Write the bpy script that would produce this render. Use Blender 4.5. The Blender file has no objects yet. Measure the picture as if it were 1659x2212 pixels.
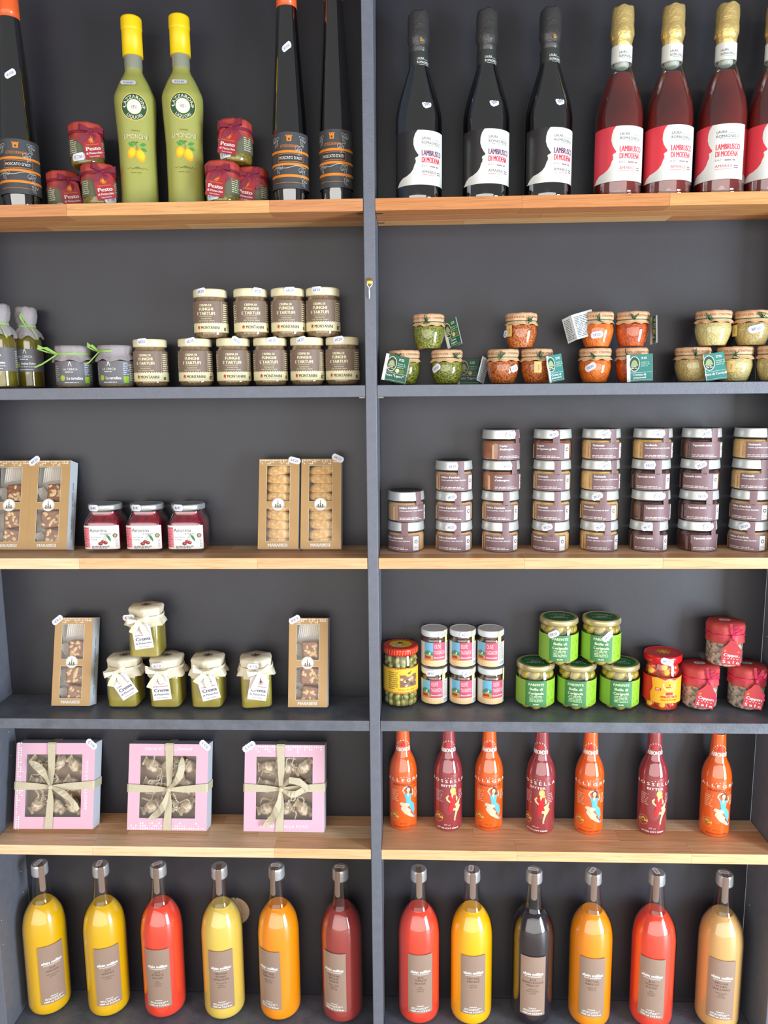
import bpy, math, random
from mathutils import Vector, Matrix
from mathutils.geometry import tessellate_polygon
PI = math.pi
R = math.radians
random.seed(7)

# ------------------------------------------------------------------ camera
W, H, FPX, D, ZO = 1659, 2212, 1663.54, 1.40, 1.55
RT = Vector((0.99930491, 0.03625714, -0.00866711))
UP = Vector((0.00311391, 0.15049732, 0.98860551))
FW = Vector((-0.03714838, 0.98794533, -0.15027981))
cam = bpy.data.cameras.new('camera')
cam.sensor_fit = 'HORIZONTAL'; cam.sensor_width = 36; cam.lens = FPX / W * 36
cam.clip_start = 0.05; cam.clip_end = 60
camo = bpy.data.objects.new('camera', cam)
bpy.context.scene.collection.objects.link(camo)
m3 = Matrix((RT, UP, -FW)).transposed()
camo.matrix_world = Matrix.Translation((0, -D, ZO)) @ m3.to_4x4()
bpy.context.scene.camera = camo

# ------------------------------------------------------------------ light
wd = bpy.data.worlds.new('room_light'); bpy.context.scene.world = wd
wd.use_nodes = True
bg = wd.node_tree.nodes['Background']
bg.inputs[0].default_value = (0.97, 0.98, 1.0, 1); bg.inputs[1].default_value = 0.26

def area(name, loc, target, sx, sy, power, col):
    l = bpy.data.lights.new(name, 'AREA'); l.shape = 'RECTANGLE'; l.size = sx; l.size_y = sy
    l.energy = power; l.color = col
    o = bpy.data.objects.new(name, l); bpy.context.scene.collection.objects.link(o)
    o.location = loc
    d = Vector(target) - Vector(loc)
    o.rotation_euler = d.to_track_quat('-Z', 'Y').to_euler()
    return o
# shop window to the right, shop front behind the photographer
area('window_light', (2.3, -1.75, 0.95), (0, 0, 1.0), 0.8, 1.6, 150, (0.74, 0.87, 1.0))
area('shopfront_light', (-0.4, -3.4, 1.35), (0, 0, 1.2), 6.4, 2.5, 172, (1.0, 0.965, 0.92))
sc = bpy.context.scene
sc.view_settings.view_transform = 'Standard'; sc.view_settings.look = 'None'
sc.view_settings.gamma = 1; sc.view_settings.use_curve_mapping = False
sc.view_settings.exposure = -0.32

# ------------------------------------------------------------------ materials
MC = {}
def lin(c):
    return tuple(((v / 255) / 12.92 if v / 255 < .04045 else ((v / 255 + .055) / 1.055) ** 2.4) for v in c) + (1,)
def mat(name, col, rough=.5, metal=0, coat=0, spec=.5, noise=None, bump=None, sss=0, hi=1.7):
    """col sRGB 0-255; noise=(col2, scale, sharp[, stretch]); bump=(scale, strength)"""
    if name in MC: return MC[name]
    m = bpy.data.materials.new(name); MC[name] = m; m.use_nodes = True
    nt = m.node_tree; b = nt.nodes['Principled BSDF']
    b.inputs['Base Color'].default_value = lin(col)
    b.inputs['Roughness'].default_value = rough; b.inputs['Metallic'].default_value = metal
    b.inputs['Coat Weight'].default_value = coat; b.inputs['Coat Roughness'].default_value = .03
    b.inputs['Specular IOR Level'].default_value = spec
    if coat >= 1: b.inputs['Coat IOR'].default_value = hi
    if sss:
        b.inputs['Subsurface Weight'].default_value = sss
        b.inputs['Subsurface Scale'].default_value = .01
    tc = nt.nodes.new('ShaderNodeTexCoord')
    if noise:
        n = nt.nodes.new('ShaderNodeTexNoise'); n.inputs['Scale'].default_value = noise[1]
        n.inputs['Detail'].default_value = 4
        mp = nt.nodes.new('ShaderNodeMapping')
        if len(noise) > 3: mp.inputs['Scale'].default_value = noise[3]
        nt.links.new(tc.outputs['Object'], mp.inputs[0]); nt.links.new(mp.outputs[0], n.inputs[0])
        r = nt.nodes.new('ShaderNodeValToRGB'); s = noise[2]
        r.color_ramp.elements[0].position = .5 - s; r.color_ramp.elements[1].position = .5 + s
        r.color_ramp.elements[0].color = lin(col); r.color_ramp.elements[1].color = lin(noise[0])
        nt.links.new(n.outputs['Fac'], r.inputs[0]); nt.links.new(r.outputs[0], b.inputs['Base Color'])
    if bump:
        n = nt.nodes.new('ShaderNodeTexNoise'); n.inputs['Scale'].default_value = bump[0]
        n.inputs['Detail'].default_value = 3
        nt.links.new(tc.outputs['Object'], n.inputs[0])
        bm = nt.nodes.new('ShaderNodeBump'); bm.inputs['Strength'].default_value = bump[1]
        bm.inputs['Distance'].default_value = .002
        nt.links.new(n.outputs['Fac'], bm.inputs['Height']); nt.links.new(bm.outputs[0], b.inputs['Normal'])
    return m
def clear(name, tint=(255, 255, 255), refl=.06, edge=.75, rough=.02):
    """thin clear glass or film: see-through with a facing-angle reflection"""
    if name in MC: return MC[name]
    m = bpy.data.materials.new(name); MC[name] = m; m.use_nodes = True
    nt = m.node_tree; nt.nodes.clear()
    o = nt.nodes.new('ShaderNodeOutputMaterial'); mx = nt.nodes.new('ShaderNodeMixShader')
    t = nt.nodes.new('ShaderNodeBsdfTransparent'); t.inputs[0].default_value = lin(tint)
    g = nt.nodes.new('ShaderNodeBsdfGlossy'); g.inputs['Roughness'].default_value = rough
    lw = nt.nodes.new('ShaderNodeLayerWeight'); lw.inputs[0].default_value = .5
    p = nt.nodes.new('ShaderNodeMath'); p.operation = 'POWER'; p.inputs[1].default_value = 3.5
    a = nt.nodes.new('ShaderNodeMath'); a.operation = 'MULTIPLY_ADD'
    a.inputs[1].default_value = edge; a.inputs[2].default_value = refl
    gm = nt.nodes.new('ShaderNodeNewGeometry')
    s = nt.nodes.new('ShaderNodeMath'); s.operation = 'MULTIPLY_ADD'
    s.inputs[1].default_value = -.75; s.inputs[2].default_value = 1
    q = nt.nodes.new('ShaderNodeMath'); q.operation = 'MULTIPLY'
    nt.links.new(lw.outputs['Facing'], p.inputs[0]); nt.links.new(p.outputs[0], a.inputs[0])
    nt.links.new(gm.outputs['Backfacing'], s.inputs[0])
    nt.links.new(a.outputs[0], q.inputs[0]); nt.links.new(s.outputs[0], q.inputs[1])
    nt.links.new(q.outputs[0], mx.inputs[0]); nt.links.new(t.outputs[0], mx.inputs[1])
    nt.links.new(g.outputs[0], mx.inputs[2]); nt.links.new(mx.outputs[0], o.inputs[0])
    return m
def wood(name, c1, c2, off):
    if name in MC: return MC[name]
    m = bpy.data.materials.new(name); MC[name] = m; m.use_nodes = True
    nt = m.node_tree; b = nt.nodes['Principled BSDF']; b.inputs['Roughness'].default_value = .42
    tc = nt.nodes.new('ShaderNodeTexCoord'); mp = nt.nodes.new('ShaderNodeMapping')
    mp.inputs['Location'].default_value = off; mp.inputs['Scale'].default_value = (3.0, 70, 90)
    n = nt.nodes.new('ShaderNodeTexNoise'); n.inputs['Scale'].default_value = 3.2
    n.inputs['Detail'].default_value = 6; n.inputs['Roughness'].default_value = .65; n.inputs['Distortion'].default_value = .6
    r = nt.nodes.new('ShaderNodeValToRGB')
    e = r.color_ramp.elements; e[0].position = .28; e[1].position = .72
    e[0].color = lin(c1); e[1].color = lin(c2)
    x = r.color_ramp.elements.new(.47); x.color = lin(tuple(int(c1[i] * .35 + c2[i] * .65) for i in range(3)))
    bm = nt.nodes.new('ShaderNodeBump'); bm.inputs['Strength'].default_value = .25; bm.inputs['Distance'].default_value = .001
    nt.links.new(tc.outputs['Object'], mp.inputs[0]); nt.links.new(mp.outputs[0], n.inputs[0])
    nt.links.new(n.outputs['Fac'], r.inputs[0]); nt.links.new(r.outputs[0], b.inputs['Base Color'])
    nt.links.new(n.outputs['Fac'], bm.inputs['Height']); nt.links.new(bm.outputs[0], b.inputs['Normal'])
    return m
PAINT = lambda: mat('grey_paint', (98, 101, 111), .42, noise=((108, 111, 122), 60, .3), bump=(260, .25))
BACKP = lambda: mat('shaded_back_paint', (40, 39, 44), .4, noise=((46, 46, 53), 9, .35), bump=(320, .05))  # same paint as the uprights, with the shade inside the bays put into its colour
SHELFP = lambda: mat('charcoal_shelf_paint', (86, 89, 98), .4, noise=((108, 111, 120), 34, .25), bump=(240, .3))
WHITE = lambda: mat('white_ink', (236, 236, 232), .5)
PAPER = lambda: mat('white_paper', (226, 226, 220), .55)
BLACK = lambda: mat('black_ink', (38, 38, 40), .5)
NAVY = lambda: mat('navy_ink', (70, 74, 110), .5)
STICK = lambda: mat('sticker_paper', (226, 226, 236), .5)
GLASS = lambda: clear('clear_glass', refl=.08, edge=.85)
FILM = lambda: clear('clear_film', refl=.035, edge=.4, rough=.12)
def C(r, g, b, rough=.5, **k):
    return mat('ink_%d_%d_%d' % (r, g, b), (r, g, b), rough, **k)

# ------------------------------------------------------------------ mesh helpers
def mesh(name, verts, faces, mats, idx=None, smooth=False):
    me = bpy.data.meshes.new(name)
    me.from_pydata([tuple(v) for v in verts], [], faces)
    if not isinstance(mats, (list, tuple)): mats = [mats]
    for m in mats: me.materials.append(m)
    if idx: me.polygons.foreach_set('material_index', idx)
    if smooth: me.polygons.foreach_set('use_smooth', [True] * len(faces))
    me.update()
    return me
def fillet(pts):
    """(r,z[,radius]) polyline -> rounded (r,z)"""
    out = []
    for i, p in enumerate(pts):
        rad = p[2] if len(p) > 2 else 0
        if not rad or i in (0, len(pts) - 1): out.append((p[0], p[1])); continue
        a, b, c = Vector(pts[i - 1][:2]), Vector(p[:2]), Vector(pts[i + 1][:2])
        u, v = (a - b), (c - b)
        d = min(rad, u.length * .49, v.length * .49)
        s, e = b + u.normalized() * d, b + v.normalized() * d
        for k in range(6):
            t = k / 5
            q = s.lerp(b, t).lerp(b.lerp(e, t), t); out.append((q.x, q.y))
    return out
def lathe(name, pts, m, seg=36, n=None, poly=None, mod=None, close=True):
    """surface of revolution, sharp where the profile turns hard; n superellipse, poly polygon, mod(theta,i,r,z)->(r,z)"""
    P = fillet(pts); rings = []
    for i, p in enumerate(P):
        rings.append(p)
        if 0 < i < len(P) - 1:
            u = Vector(p) - Vector(P[i - 1]); v = Vector(P[i + 1]) - Vector(p)
            if u.length > 1e-7 and v.length > 1e-7 and u.angle(v) > R(38): rings.append(p)
    V = []; F = []
    for i, (r, z) in enumerate(rings):
        for k in range(seg):
            t = 2 * PI * k / seg; rr, zz = r, z
            if n: rr = r / ((abs(math.cos(t)) ** n + abs(math.sin(t)) ** n) ** (1 / n))
            if poly:
                a = PI / poly; rr = r * math.cos(a) / math.cos((t % (2 * a)) - a) * .55 + r * .45
            if mod: rr, zz = mod(t, i, rr, zz)
            V.append((rr * math.sin(t), -rr * math.cos(t), zz))
    for i in range(len(rings) - 1):
        if rings[i] == rings[i + 1]: continue
        for k in range(seg):
            a, b = i * seg + k, i * seg + (k + 1) % seg
            F.append((a, b, b + seg, a + seg))
    if close:
        if rings[0][0] > 1e-4: F.append(tuple(range(seg))[::-1])
        if rings[-1][0] > 1e-4: F.append(tuple((len(rings) - 1) * seg + k for k in range(seg)))
    me = mesh(name, V, F, m, smooth=True)
    for p in me.polygons:
        if len(p.vertices) > 4: p.use_smooth = False
    return me
def box_mesh(name, x0, x1, y0, y1, z0, z1, m, bev=0, extra=None):
    import bmesh
    bm = bmesh.new(); bmesh.ops.create_cube(bm, size=1)
    for v in bm.verts:
        v.co = Vector(((x0 + x1) / 2 + v.co.x * (x1 - x0), (y0 + y1) / 2 + v.co.y * (y1 - y0), (z0 + z1) / 2 + v.co.z * (z1 - z0)))
    if bev: bmesh.ops.bevel(bm, geom=bm.edges[:], offset=bev, segments=2, affect='EDGES', profile=.5)
    me = bpy.data.meshes.new(name); bm.to_mesh(me); bm.free(); me.materials.append(m)
    return me
def joined(name, parts):
    """parts: meshes with their own materials -> one mesh"""
    V = []; F = []; mats = []; idx = []; sm = []
    for me in parts:
        o = len(V); mi = []
        for m in me.materials:
            if m not in mats: mats.append(m)
            mi.append(mats.index(m))
        V += [tuple(v.co) for v in me.vertices]
        for p in me.polygons:
            F.append(tuple(o + k for k in p.vertices)); idx.append(mi[p.material_index]); sm.append(p.use_smooth)
    out = mesh(name, V, F, mats, idx)
    out.polygons.foreach_set('use_smooth', sm)
    return out
def moved(me, M):
    c = me.copy(); c.transform(M); return c
def band(name, path, wdir, w, m, t=.0007):
    path = [Vector(p) for p in path]; V = []; F = []; N = len(path)
    for i, p in enumerate(path):
        tg = (path[min(i + 1, N - 1)] - path[max(i - 1, 0)]).normalized()
        wd_ = Vector(wdir[i] if isinstance(wdir, list) else wdir).normalized()
        ww = w[i] if isinstance(w, list) else w
        nn = wd_.cross(tg)
        nn = nn.normalized() if nn.length > 1e-5 else Vector((0, 1, 0))
        for a, b in ((-1, -1), (1, -1), (1, 1), (-1, 1)):
            V.append(p + wd_ * ww / 2 * a + nn * t / 2 * b)
    for i in range(N - 1):
        for k in range(4):
            a, b = i * 4 + k, i * 4 + (k + 1) % 4
            F.append((a, b, b + 4, a + 4))
    F.append((3, 2, 1, 0)); F.append(tuple((N - 1) * 4 + k for k in range(4)))
    return mesh(name, V, F, m, smooth=False)
def tube(name, path, r, m, seg=6):
    path = [Vector(p) for p in path]; V = []; F = []; N = len(path)
    for i, p in enumerate(path):
        tg = (path[min(i + 1, N - 1)] - path[max(i - 1, 0)]).normalized()
        a = tg.cross(Vector((0, 1, .01))); a = a.normalized() if a.length > 1e-4 else Vector((1, 0, 0))
        b = tg.cross(a)
        for k in range(seg):
            t = 2 * PI * k / seg; V.append(p + a * r * math.cos(t) + b * r * math.sin(t))
    for i in range(N - 1):
        for k in range(seg):
            F.append((i * seg + k, i * seg + (k + 1) % seg, (i + 1) * seg + (k + 1) % seg, (i + 1) * seg + k))
    F.append(tuple(range(seg))[::-1]); F.append(tuple((N - 1) * seg + k for k in range(seg)))
    return mesh(name, V, F, m, smooth=True)
def blob(name, rx, ry, rz, m, seg=12, rings=8, jit=0, seed=0, power=1):
    rnd = random.Random(seed); V = []; F = []
    for i in range(rings + 1):
        ph = PI * i / rings
        for k in range(seg):
            t = 2 * PI * k / seg; j = 1 + (rnd.random() - .5) * jit
            s = math.sin(ph) ** power if 0 < i < rings else 0
            V.append((rx * s * math.cos(t) * j, ry * s * math.sin(t) * j, rz * math.cos(ph) * j))
    for i in range(rings):
        for k in range(seg):
            F.append((i * seg + k, (i + 1) * seg + k, (i + 1) * seg + (k + 1) % seg, i * seg + (k + 1) % seg))
    return mesh(name, V, F, m, smooth=True)

# ------------------------------------------------------------------ printed sheets
GL = {}
def glyphs(s):
    if s in GL: return GL[s]
    cu = bpy.data.curves.new('t', 'FONT'); cu.body = s; cu.resolution_u = 2; cu.size = 1
    ob = bpy.data.objects.new('t', cu); bpy.context.scene.collection.objects.link(ob)
    me = ob.to_mesh(); me.calc_loop_triangles()
    vs = [(v.co.x, v.co.y) for v in me.vertices]
    tr = [[vs[k] for k in t.vertices] for t in me.loop_triangles]
    ob.to_mesh_clear(); bpy.data.objects.remove(ob); bpy.data.curves.remove(cu)
    if tr:
        x0 = min(p[0] for t in tr for p in t); x1 = max(p[0] for t in tr for p in t)
    else: x0, x1 = 0, 1
    GL[s] = (tr, x0, x1 - x0); return GL[s]
CAP = .73
class Sheet:
    def __init__(s): s.t = []          # (points, layer, material)
    def poly(s, pts, m, layer=1):
        if len(pts) <= 4 and s._convex(pts): s.t.append((list(pts), layer, m)); return s
        for a in tessellate_polygon([[Vector((p[0], p[1], 0)) for p in pts]]):
            s.t.append(([pts[i] for i in a], layer, m))
        return s
    def _convex(s, p):
        n = len(p); g = [(p[(i + 1) % n][0] - p[i][0]) * (p[(i + 2) % n][1] - p[(i + 1) % n][1]) - (p[(i + 1) % n][1] - p[i][1]) * (p[(i + 2) % n][0] - p[(i + 1) % n][0]) for i in range(n)]
        return all(x >= 0 for x in g) or all(x <= 0 for x in g)
    def rect(s, x0, z0, x1, z1, m, layer=1): return s.poly([(x0, z0), (x1, z0), (x1, z1), (x0, z1)], m, layer)
    def disc(s, x, z, r, m, layer=1, n=20, rz=None):
        rz = rz or r
        return s.poly([(x + r * math.cos(2 * PI * k / n), z + rz * math.sin(2 * PI * k / n)) for k in range(n)], m, layer)
    def text(s, tx, x, z, h, m, layer=2, w=None, al='C', rot=0, arc=None, bold=0, sx=1):
        """baseline z, cap height h, optional total width w; arc=(radius,+1 over/-1 under)"""
        tr, x0, tw = glyphs(tx); k = h / CAP; kx = (w / tw) if w else k * sx
        ww = tw * kx; ox = {'C': -ww / 2, 'L': 0, 'R': -ww}[al]; c, sn = math.cos(R(rot)), math.sin(R(rot))
        for dx in ([0, bold] if bold else [0]):
            for t in tr:
                q = []
                for px, pz in t:
                    a, b = (px - x0) * kx + ox + dx, pz * k
                    if arc:
                        ra, sg = arc; an = a / ra
                        rr = ra + b if sg > 0 else ra - b
                        if sg > 0: a, b = rr * math.sin(an), rr * math.cos(an)
                        else: a, b = rr * math.sin(an), -rr * math.cos(an)
                    q.append((x + a * c - b * sn, z + a * sn + b * c))
                s.t.append((q, layer, m))
        return s
    def line(s, pts, w, m, layer=2):
        for i in range(len(pts) - 1):
            a, b = Vector(pts[i]), Vector(pts[i + 1]); d = (b - a)
            if d.length < 1e-9: continue
            n = Vector((-d.y, d.x)).normalized() * w / 2
            s.t.append(([tuple(a - n), tuple(b - n), tuple(b + n), tuple(a + n)], layer, m))
        return s
    def small(s, x0, z0, x1, z1, rows, m, layer=2, seed=1, al='L'):
        """rows of print too small to read"""
        rnd = random.Random(seed); h = (z1 - z0) / rows
        for r in range(rows):
            x = x0; e = x0 + (x1 - x0) * (.75 + .25 * rnd.random()); zz = z1 - h * (r + .75)
            if al == 'C': x = x0 + (x1 - e) / 2; e = x + (e - x0)
            while x < e - h * .5:
                l = min(h * (1 + 2.6 * rnd.random()), e - x)
                s.rect(x, zz, x + l, zz + h * .45, m, layer); x += l + h * .45
        return s
    def add(s, o, dx=0, dz=0, rot=0, sc=1, dl=0):
        c, sn = math.cos(R(rot)) * sc, math.sin(R(rot)) * sc
        for p, l, m in o.t: s.t.append(([(x * c - z * sn + dx, x * sn + z * c + dz) for x, z in p], l + dl, m))
        return s
    def geo(s, fn, strip=None, base=.0003, step=.00012):
        V = []; F = []; mats = []; idx = []
        for p, l, m in s.t:
            if m not in mats: mats.append(m)
            mi = mats.index(m); off = base + l * step
            pieces = [p]
            if strip:
                xs = [q[0] for q in p]; a, b = min(xs), max(xs)
                if b - a > strip:
                    pieces = []; k = math.floor(a / strip)
                    while k * strip < b:
                        q = clip(clip(p, k * strip, 1), (k + 1) * strip, -1)
                        if len(q) > 2: pieces.append(q)
                        k += 1
            for q in pieces:
                o = len(V)
                ar = sum(q[i][0] * q[(i + 1) % len(q)][1] - q[(i + 1) % len(q)][0] * q[i][1] for i in range(len(q)))
                if ar < 0: q = q[::-1]
                V += [fn(x, z, off) for x, z in q]; F.append(tuple(range(o, o + len(q)))); idx.append(mi)
        return V, F, mats, idx
    def mesh(s, name, fn, strip=None, base=.0003, step=.00012, solid=None):
        V, F, mats, idx = s.geo(fn, strip, base, step)
        if solid:                       # solid=(outline, thickness, material): card stock under the print
            pts, th, m = solid
            if m not in mats: mats.append(m)
            mi = mats.index(m); n = len(pts); o = len(V)
            V += [fn(x, z, base - .00012) for x, z in pts] + [fn(x, z, base - th) for x, z in pts]
            for a in tessellate_polygon([[Vector((p[0], p[1], 0)) for p in pts]]):
                F.append(tuple(o + i for i in a)); idx.append(mi); F.append(tuple(o + n + i for i in a[::-1])); idx.append(mi)
            for i in range(n):
                j = (i + 1) % n; F.append((o + i, o + j, o + n + j, o + n + i)); idx.append(mi)
        return mesh(name, V, F, mats, idx)
def clip(p, x, sg):
    out = []
    for i in range(len(p)):
        a, b = p[i], p[(i + 1) % len(p)]
        da, db = (a[0] - x) * sg, (b[0] - x) * sg
        if da >= 0: out.append(a)
        if (da > 0 > db) or (da < 0 < db):
            t = da / (da - db); out.append((a[0] + (b[0] - a[0]) * t, a[1] + (b[1] - a[1]) * t))
    return out
def cyl(r, z0=0, a0=0):
    rf = r if callable(r) else (lambda z: r)
    rr = rf(0) if callable(r) else r
    def f(u, z, off):
        a = u / rr + a0; q = rf(z) + off
        return (q * math.sin(a), -q * math.cos(a), z + z0)
    return f
def flat(o, right=(1, 0, 0), up=(0, 0, 1)):
    o, r_, u_ = Vector(o), Vector(right).normalized(), Vector(up).normalized(); n = r_.cross(u_).normalized()
    return lambda x, z, off: tuple(o + r_ * x + u_ * z + n * off)
def sup(r, n):                                                     # front of a superellipse body
    rf = r if callable(r) else (lambda z: r)
    def f(u, z, off):
        q = rf(z) ; t = min(.985, abs(u) / q)
        return (u, -q * (1 - t ** n) ** (1 / n) - off, z)
    return f
def rot2(x, z, a): c, s = math.cos(R(a)), math.sin(R(a)); return (x * c - z * s, x * s + z * c)
def stk(txt, x, z, rot, fn, strip=.003, w=.022, h=.011, base=.0007, fold=False):
    """a price label of the shop's own pricing gun: notched white sticker with a printed price"""
    s = Sheet(); a, b = w / 2, h / 2
    o = [(-a, -b * .45), (-a + b * .5, -b), (a - b * .5, -b), (a, -b * .45), (a, b * .45), (a - b * .5, b), (-a + b * .5, b), (-a, b * .45)]
    s.poly(o, STICK(), 0); s.text(txt, 0, -h * .22, h * .42, NAVY(), 1, w=w * .62)
    q = Sheet().add(s, x, z, rot)
    return ('price_sticker', q.mesh('price_sticker', fn, strip, base=base))

# ------------------------------------------------------------------ things
LC = bpy.context.scene.collection
def link(name, data, parent=None, loc=(0, 0, 0), **pr):
    o = bpy.data.objects.new(name, data); LC.objects.link(o); o.location = loc
    if parent: o.parent = parent
    for k, v in pr.items(): o[k] = v
    return o
def put(kit, name, label, cat, loc, rz=0, group=None, scale=(1, 1, 1), rx=0, ry=0):
    """kit: list of (name, mesh[, sub-kit[, location]]); a thing with its parts at a spot"""
    t = link(name, None, None, loc, label=label, category=cat)
    t.empty_display_size = .02
    t.rotation_euler = (rx, ry, rz); t.scale = scale
    if group: t['group'] = group
    for it in kit:
        c = link(it[0], it[1], t, it[3] if len(it) > 3 else (0, 0, 0))
        if len(it) > 4: c.rotation_euler = it[4]
        if it[0] in ('capers', 'crumbs'): c['kind'] = 'stuff'
        for s in (it[2] if len(it) > 2 and it[2] else []):
            d = link(s[0], s[1], c, s[3] if len(s) > 3 else (0, 0, 0))
            if len(s) > 4: d.rotation_euler = s[4]
    return t
def at(u, Y, Z):
    """X of the spot on row Y, height Z (world) that stands at image column u"""
    k = (u - W / 2) / FPX; y, z = Y + D, Z - ZO
    return (k * (FW.y * y + FW.z * z) - RT.y * y - RT.z * z) / (RT.x - k * FW.x)
def face(X, Y): return -math.atan2(X, Y + D)

XL, XR, XD0, XD1, DEP = -0.8498, 0.7052, -0.0839, -0.0639, 0.125
ZS = {1: ZO + .3377, 2: ZO + .0176, 3: ZO - .2995, 4: ZO - .6195, 5: ZO - .8872, 6: ZO - 1.3157}
TH = .0208

# ---- room shell
def struct(name, me): o = link(name, me); o['kind'] = 'structure'; return o
struct('floor', box_mesh('floor', -3.2, 3.2, -4.4, .25, -.1, 0, mat('shop_floor', (206, 192, 174), .5, noise=((190, 176, 158), 3, .3)), 0))
struct('wall_back', box_mesh('wall_back', -3.2, 3.2, .15, .25, 0, 2.9, mat('wall_paint', (120, 120, 122), .7, noise=((126, 126, 128), 5, .3)), 0))

# ---- shelving unit
unit = link('shelving_unit', None, None, (0, 0, 0), label='built-in charcoal grey shelving with two bays of oak and painted boards', category='shelving')
for x0, x1 in ((XL - .02, XL), (XD0, XD1), (XR, XR + .02)):
    link('upright', box_mesh('upright', x0, x1, 0, DEP, 0, 2.34, PAINT(), .0012), unit)
for x0, x1 in ((XL + .0005, XD0 - .0005), (XD1 + .0005, XR - .0005)):
    link('back_panel', box_mesh('back_panel', x0, x1, DEP - .0005, DEP + .012, .12, 2.32, BACKP()), unit)
    for z in (ZS[2], ZS[4], ZS[6], ZO + .775):
        zz = z - (.0 if x0 < -.5 else 0)
        link('painted_shelf', box_mesh('painted_shelf', x0, x1, .0015, DEP - .001, zz - TH, zz, SHELFP() if z != ZS[2] else PAINT(), .0008), unit,
             label='grey painted board')
OAK = [((172, 106, 54), (224, 162, 98)), ((184, 120, 66), (232, 176, 114)), ((158, 92, 46), (210, 140, 82)), ((190, 132, 78), (236, 188, 130)), ((168, 100, 56), (214, 150, 96))]
PALE = [((204, 140, 88), (246, 196, 148)), ((212, 154, 104), (250, 208, 166)), ((190, 124, 74), (238, 182, 132)), ((220, 166, 118), (252, 216, 176)), ((198, 134, 86), (240, 188, 142))]
rnd = random.Random(11)
for lvl in (1, 3, 5):
    for x0, x1 in ((XL + .0005, XD0 - .0005), (XD1 + .0005, XR - .0005)):
        bd = link('oak_shelf', None, unit, (x0, 0, ZS[lvl]), label='oiled oak board of glued staves'); bd.empty_display_size = .02
        Lx = x1 - x0; rows = 3; dy = (DEP - .002) / rows
        for r_ in range(rows):
            x = 0; first = rnd.uniform(.16, .34)
            while x < Lx - 1e-4:
                l = first if x == 0 else rnd.uniform(.24, .38)
                if Lx - x - l < .09: l = Lx - x
                OK_ = OAK if lvl == 1 else PALE; c = rnd.choice(OK_); k = rnd.randrange(3)
                mm = wood('oak_%d_%d_%d' % (OK_.index(c), k, lvl == 1), c[0], c[1], (k * 3.7, k * 1.3 + r_, k * 2.1))
                link('stave', box_mesh('stave', 0, l - .0002, 0, dy - .0002, -TH, rnd.uniform(-.0002, 0), mm, .0004), bd, (x, .001 + r_ * dy, 0))
                x += l
# brass screw with a white cable tie on the divider, under-shelf brackets
hk = [('screw', lathe('screw', [(0, 0), (.0045, .0), (.0055, .0022), (.0035, .0034), (0, .0036)], mat('brass', (214, 178, 84), .3, .9), 18), None, (0, 0, .0), (R(90), 0, 0)),
      ('cable_tie', joined('cable_tie', [tube('tie', [(-.004, -.0015, -.001), (-.0042, -.002, -.006), (-.0008, -.0025, -.0105), (-.0006, -.0028, -.03)], .0009, WHITE()),
                                         tube('tie', [(.0045, -.0015, -.001), (.0042, -.002, -.006), (.0004, -.0025, -.0105)], .0009, WHITE()),
                                         tube('tie', [(-.0006, -.0034, -.011), (-.0002, -.0036, -.0265)], .0014, mat('tie_white', (225, 235, 245), .35))]))]
put(hk, 'screw_hook', 'brass cross-head screw with a white cable tie, on the divider between bays', 'hook', (-.0745, -.0004, ZO + .1975))
brm = mat('bracket_metal', (32, 28, 26), .45, .4)
for sx, x in ((-1, XD0 - .001), (1, XD1 + .001)):
    for k, y in enumerate((.022, .098)):
        l = .012 if (sx > 0 or k == 0) else .006
        link('bracket', box_mesh('bracket', min(x, x + sx * l), max(x, x + sx * l), y - .0025, y + .0025, ZS[1] - TH - .0006, ZS[1] - TH + .0005, brm, .0002), unit)
    link('bracket', box_mesh('bracket', min(x, x + sx * .011), max(x, x + sx * .011), .004, .01, ZS[2] - TH - .0025, ZS[2] - TH, mat('bracket_zinc', (140, 132, 122), .4, .5), .0004), unit)
pin = blob('shelf_pin', .0011, .0011, .0011, mat('pin_hole_wood', (190, 176, 160), .6), 8, 6)
for x, y, z in ((XL, .101, -.6935), (XL, .102, -.7467), (XL, .101, -1.0124), (XL, .103, -1.0631), (XL, .0132, -1.0639), (XL, .012, -1.1178), (XR, .1067, -.4826), (XR, .103, -1.0669)):
    link('shelf_pin', pin, unit, (x, y, ZO + z))
# round card behind the pear bottle
s = Sheet(); card = C(190, 168, 140)
s.disc(0, 0, .0325, card, 0, 40); s.disc(-.006, .006, .020, C(202, 184, 158), 1, 30); s.line([(-.03, -.007), (.031, -.007)], .0004, C(120, 100, 80))
s.small(-.02, -.024, .024, -.010, 3, C(120, 96, 74), seed=4); s.disc(.003, .0315, .0016, BLACK(), 2, 10)
put([('disc', s.mesh('disc', flat((0, 0, 0)), solid=([(.0325 * math.cos(2 * PI * k / 40), .0325 * math.sin(2 * PI * k / 40)) for k in range(40)], .0015, card)))],
    'card_disc', 'round beige card on the back panel behind the pale yellow juice bottle', 'card', (at(507, .123, ZO - 1.115), .1225, ZO - 1.115))

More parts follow.
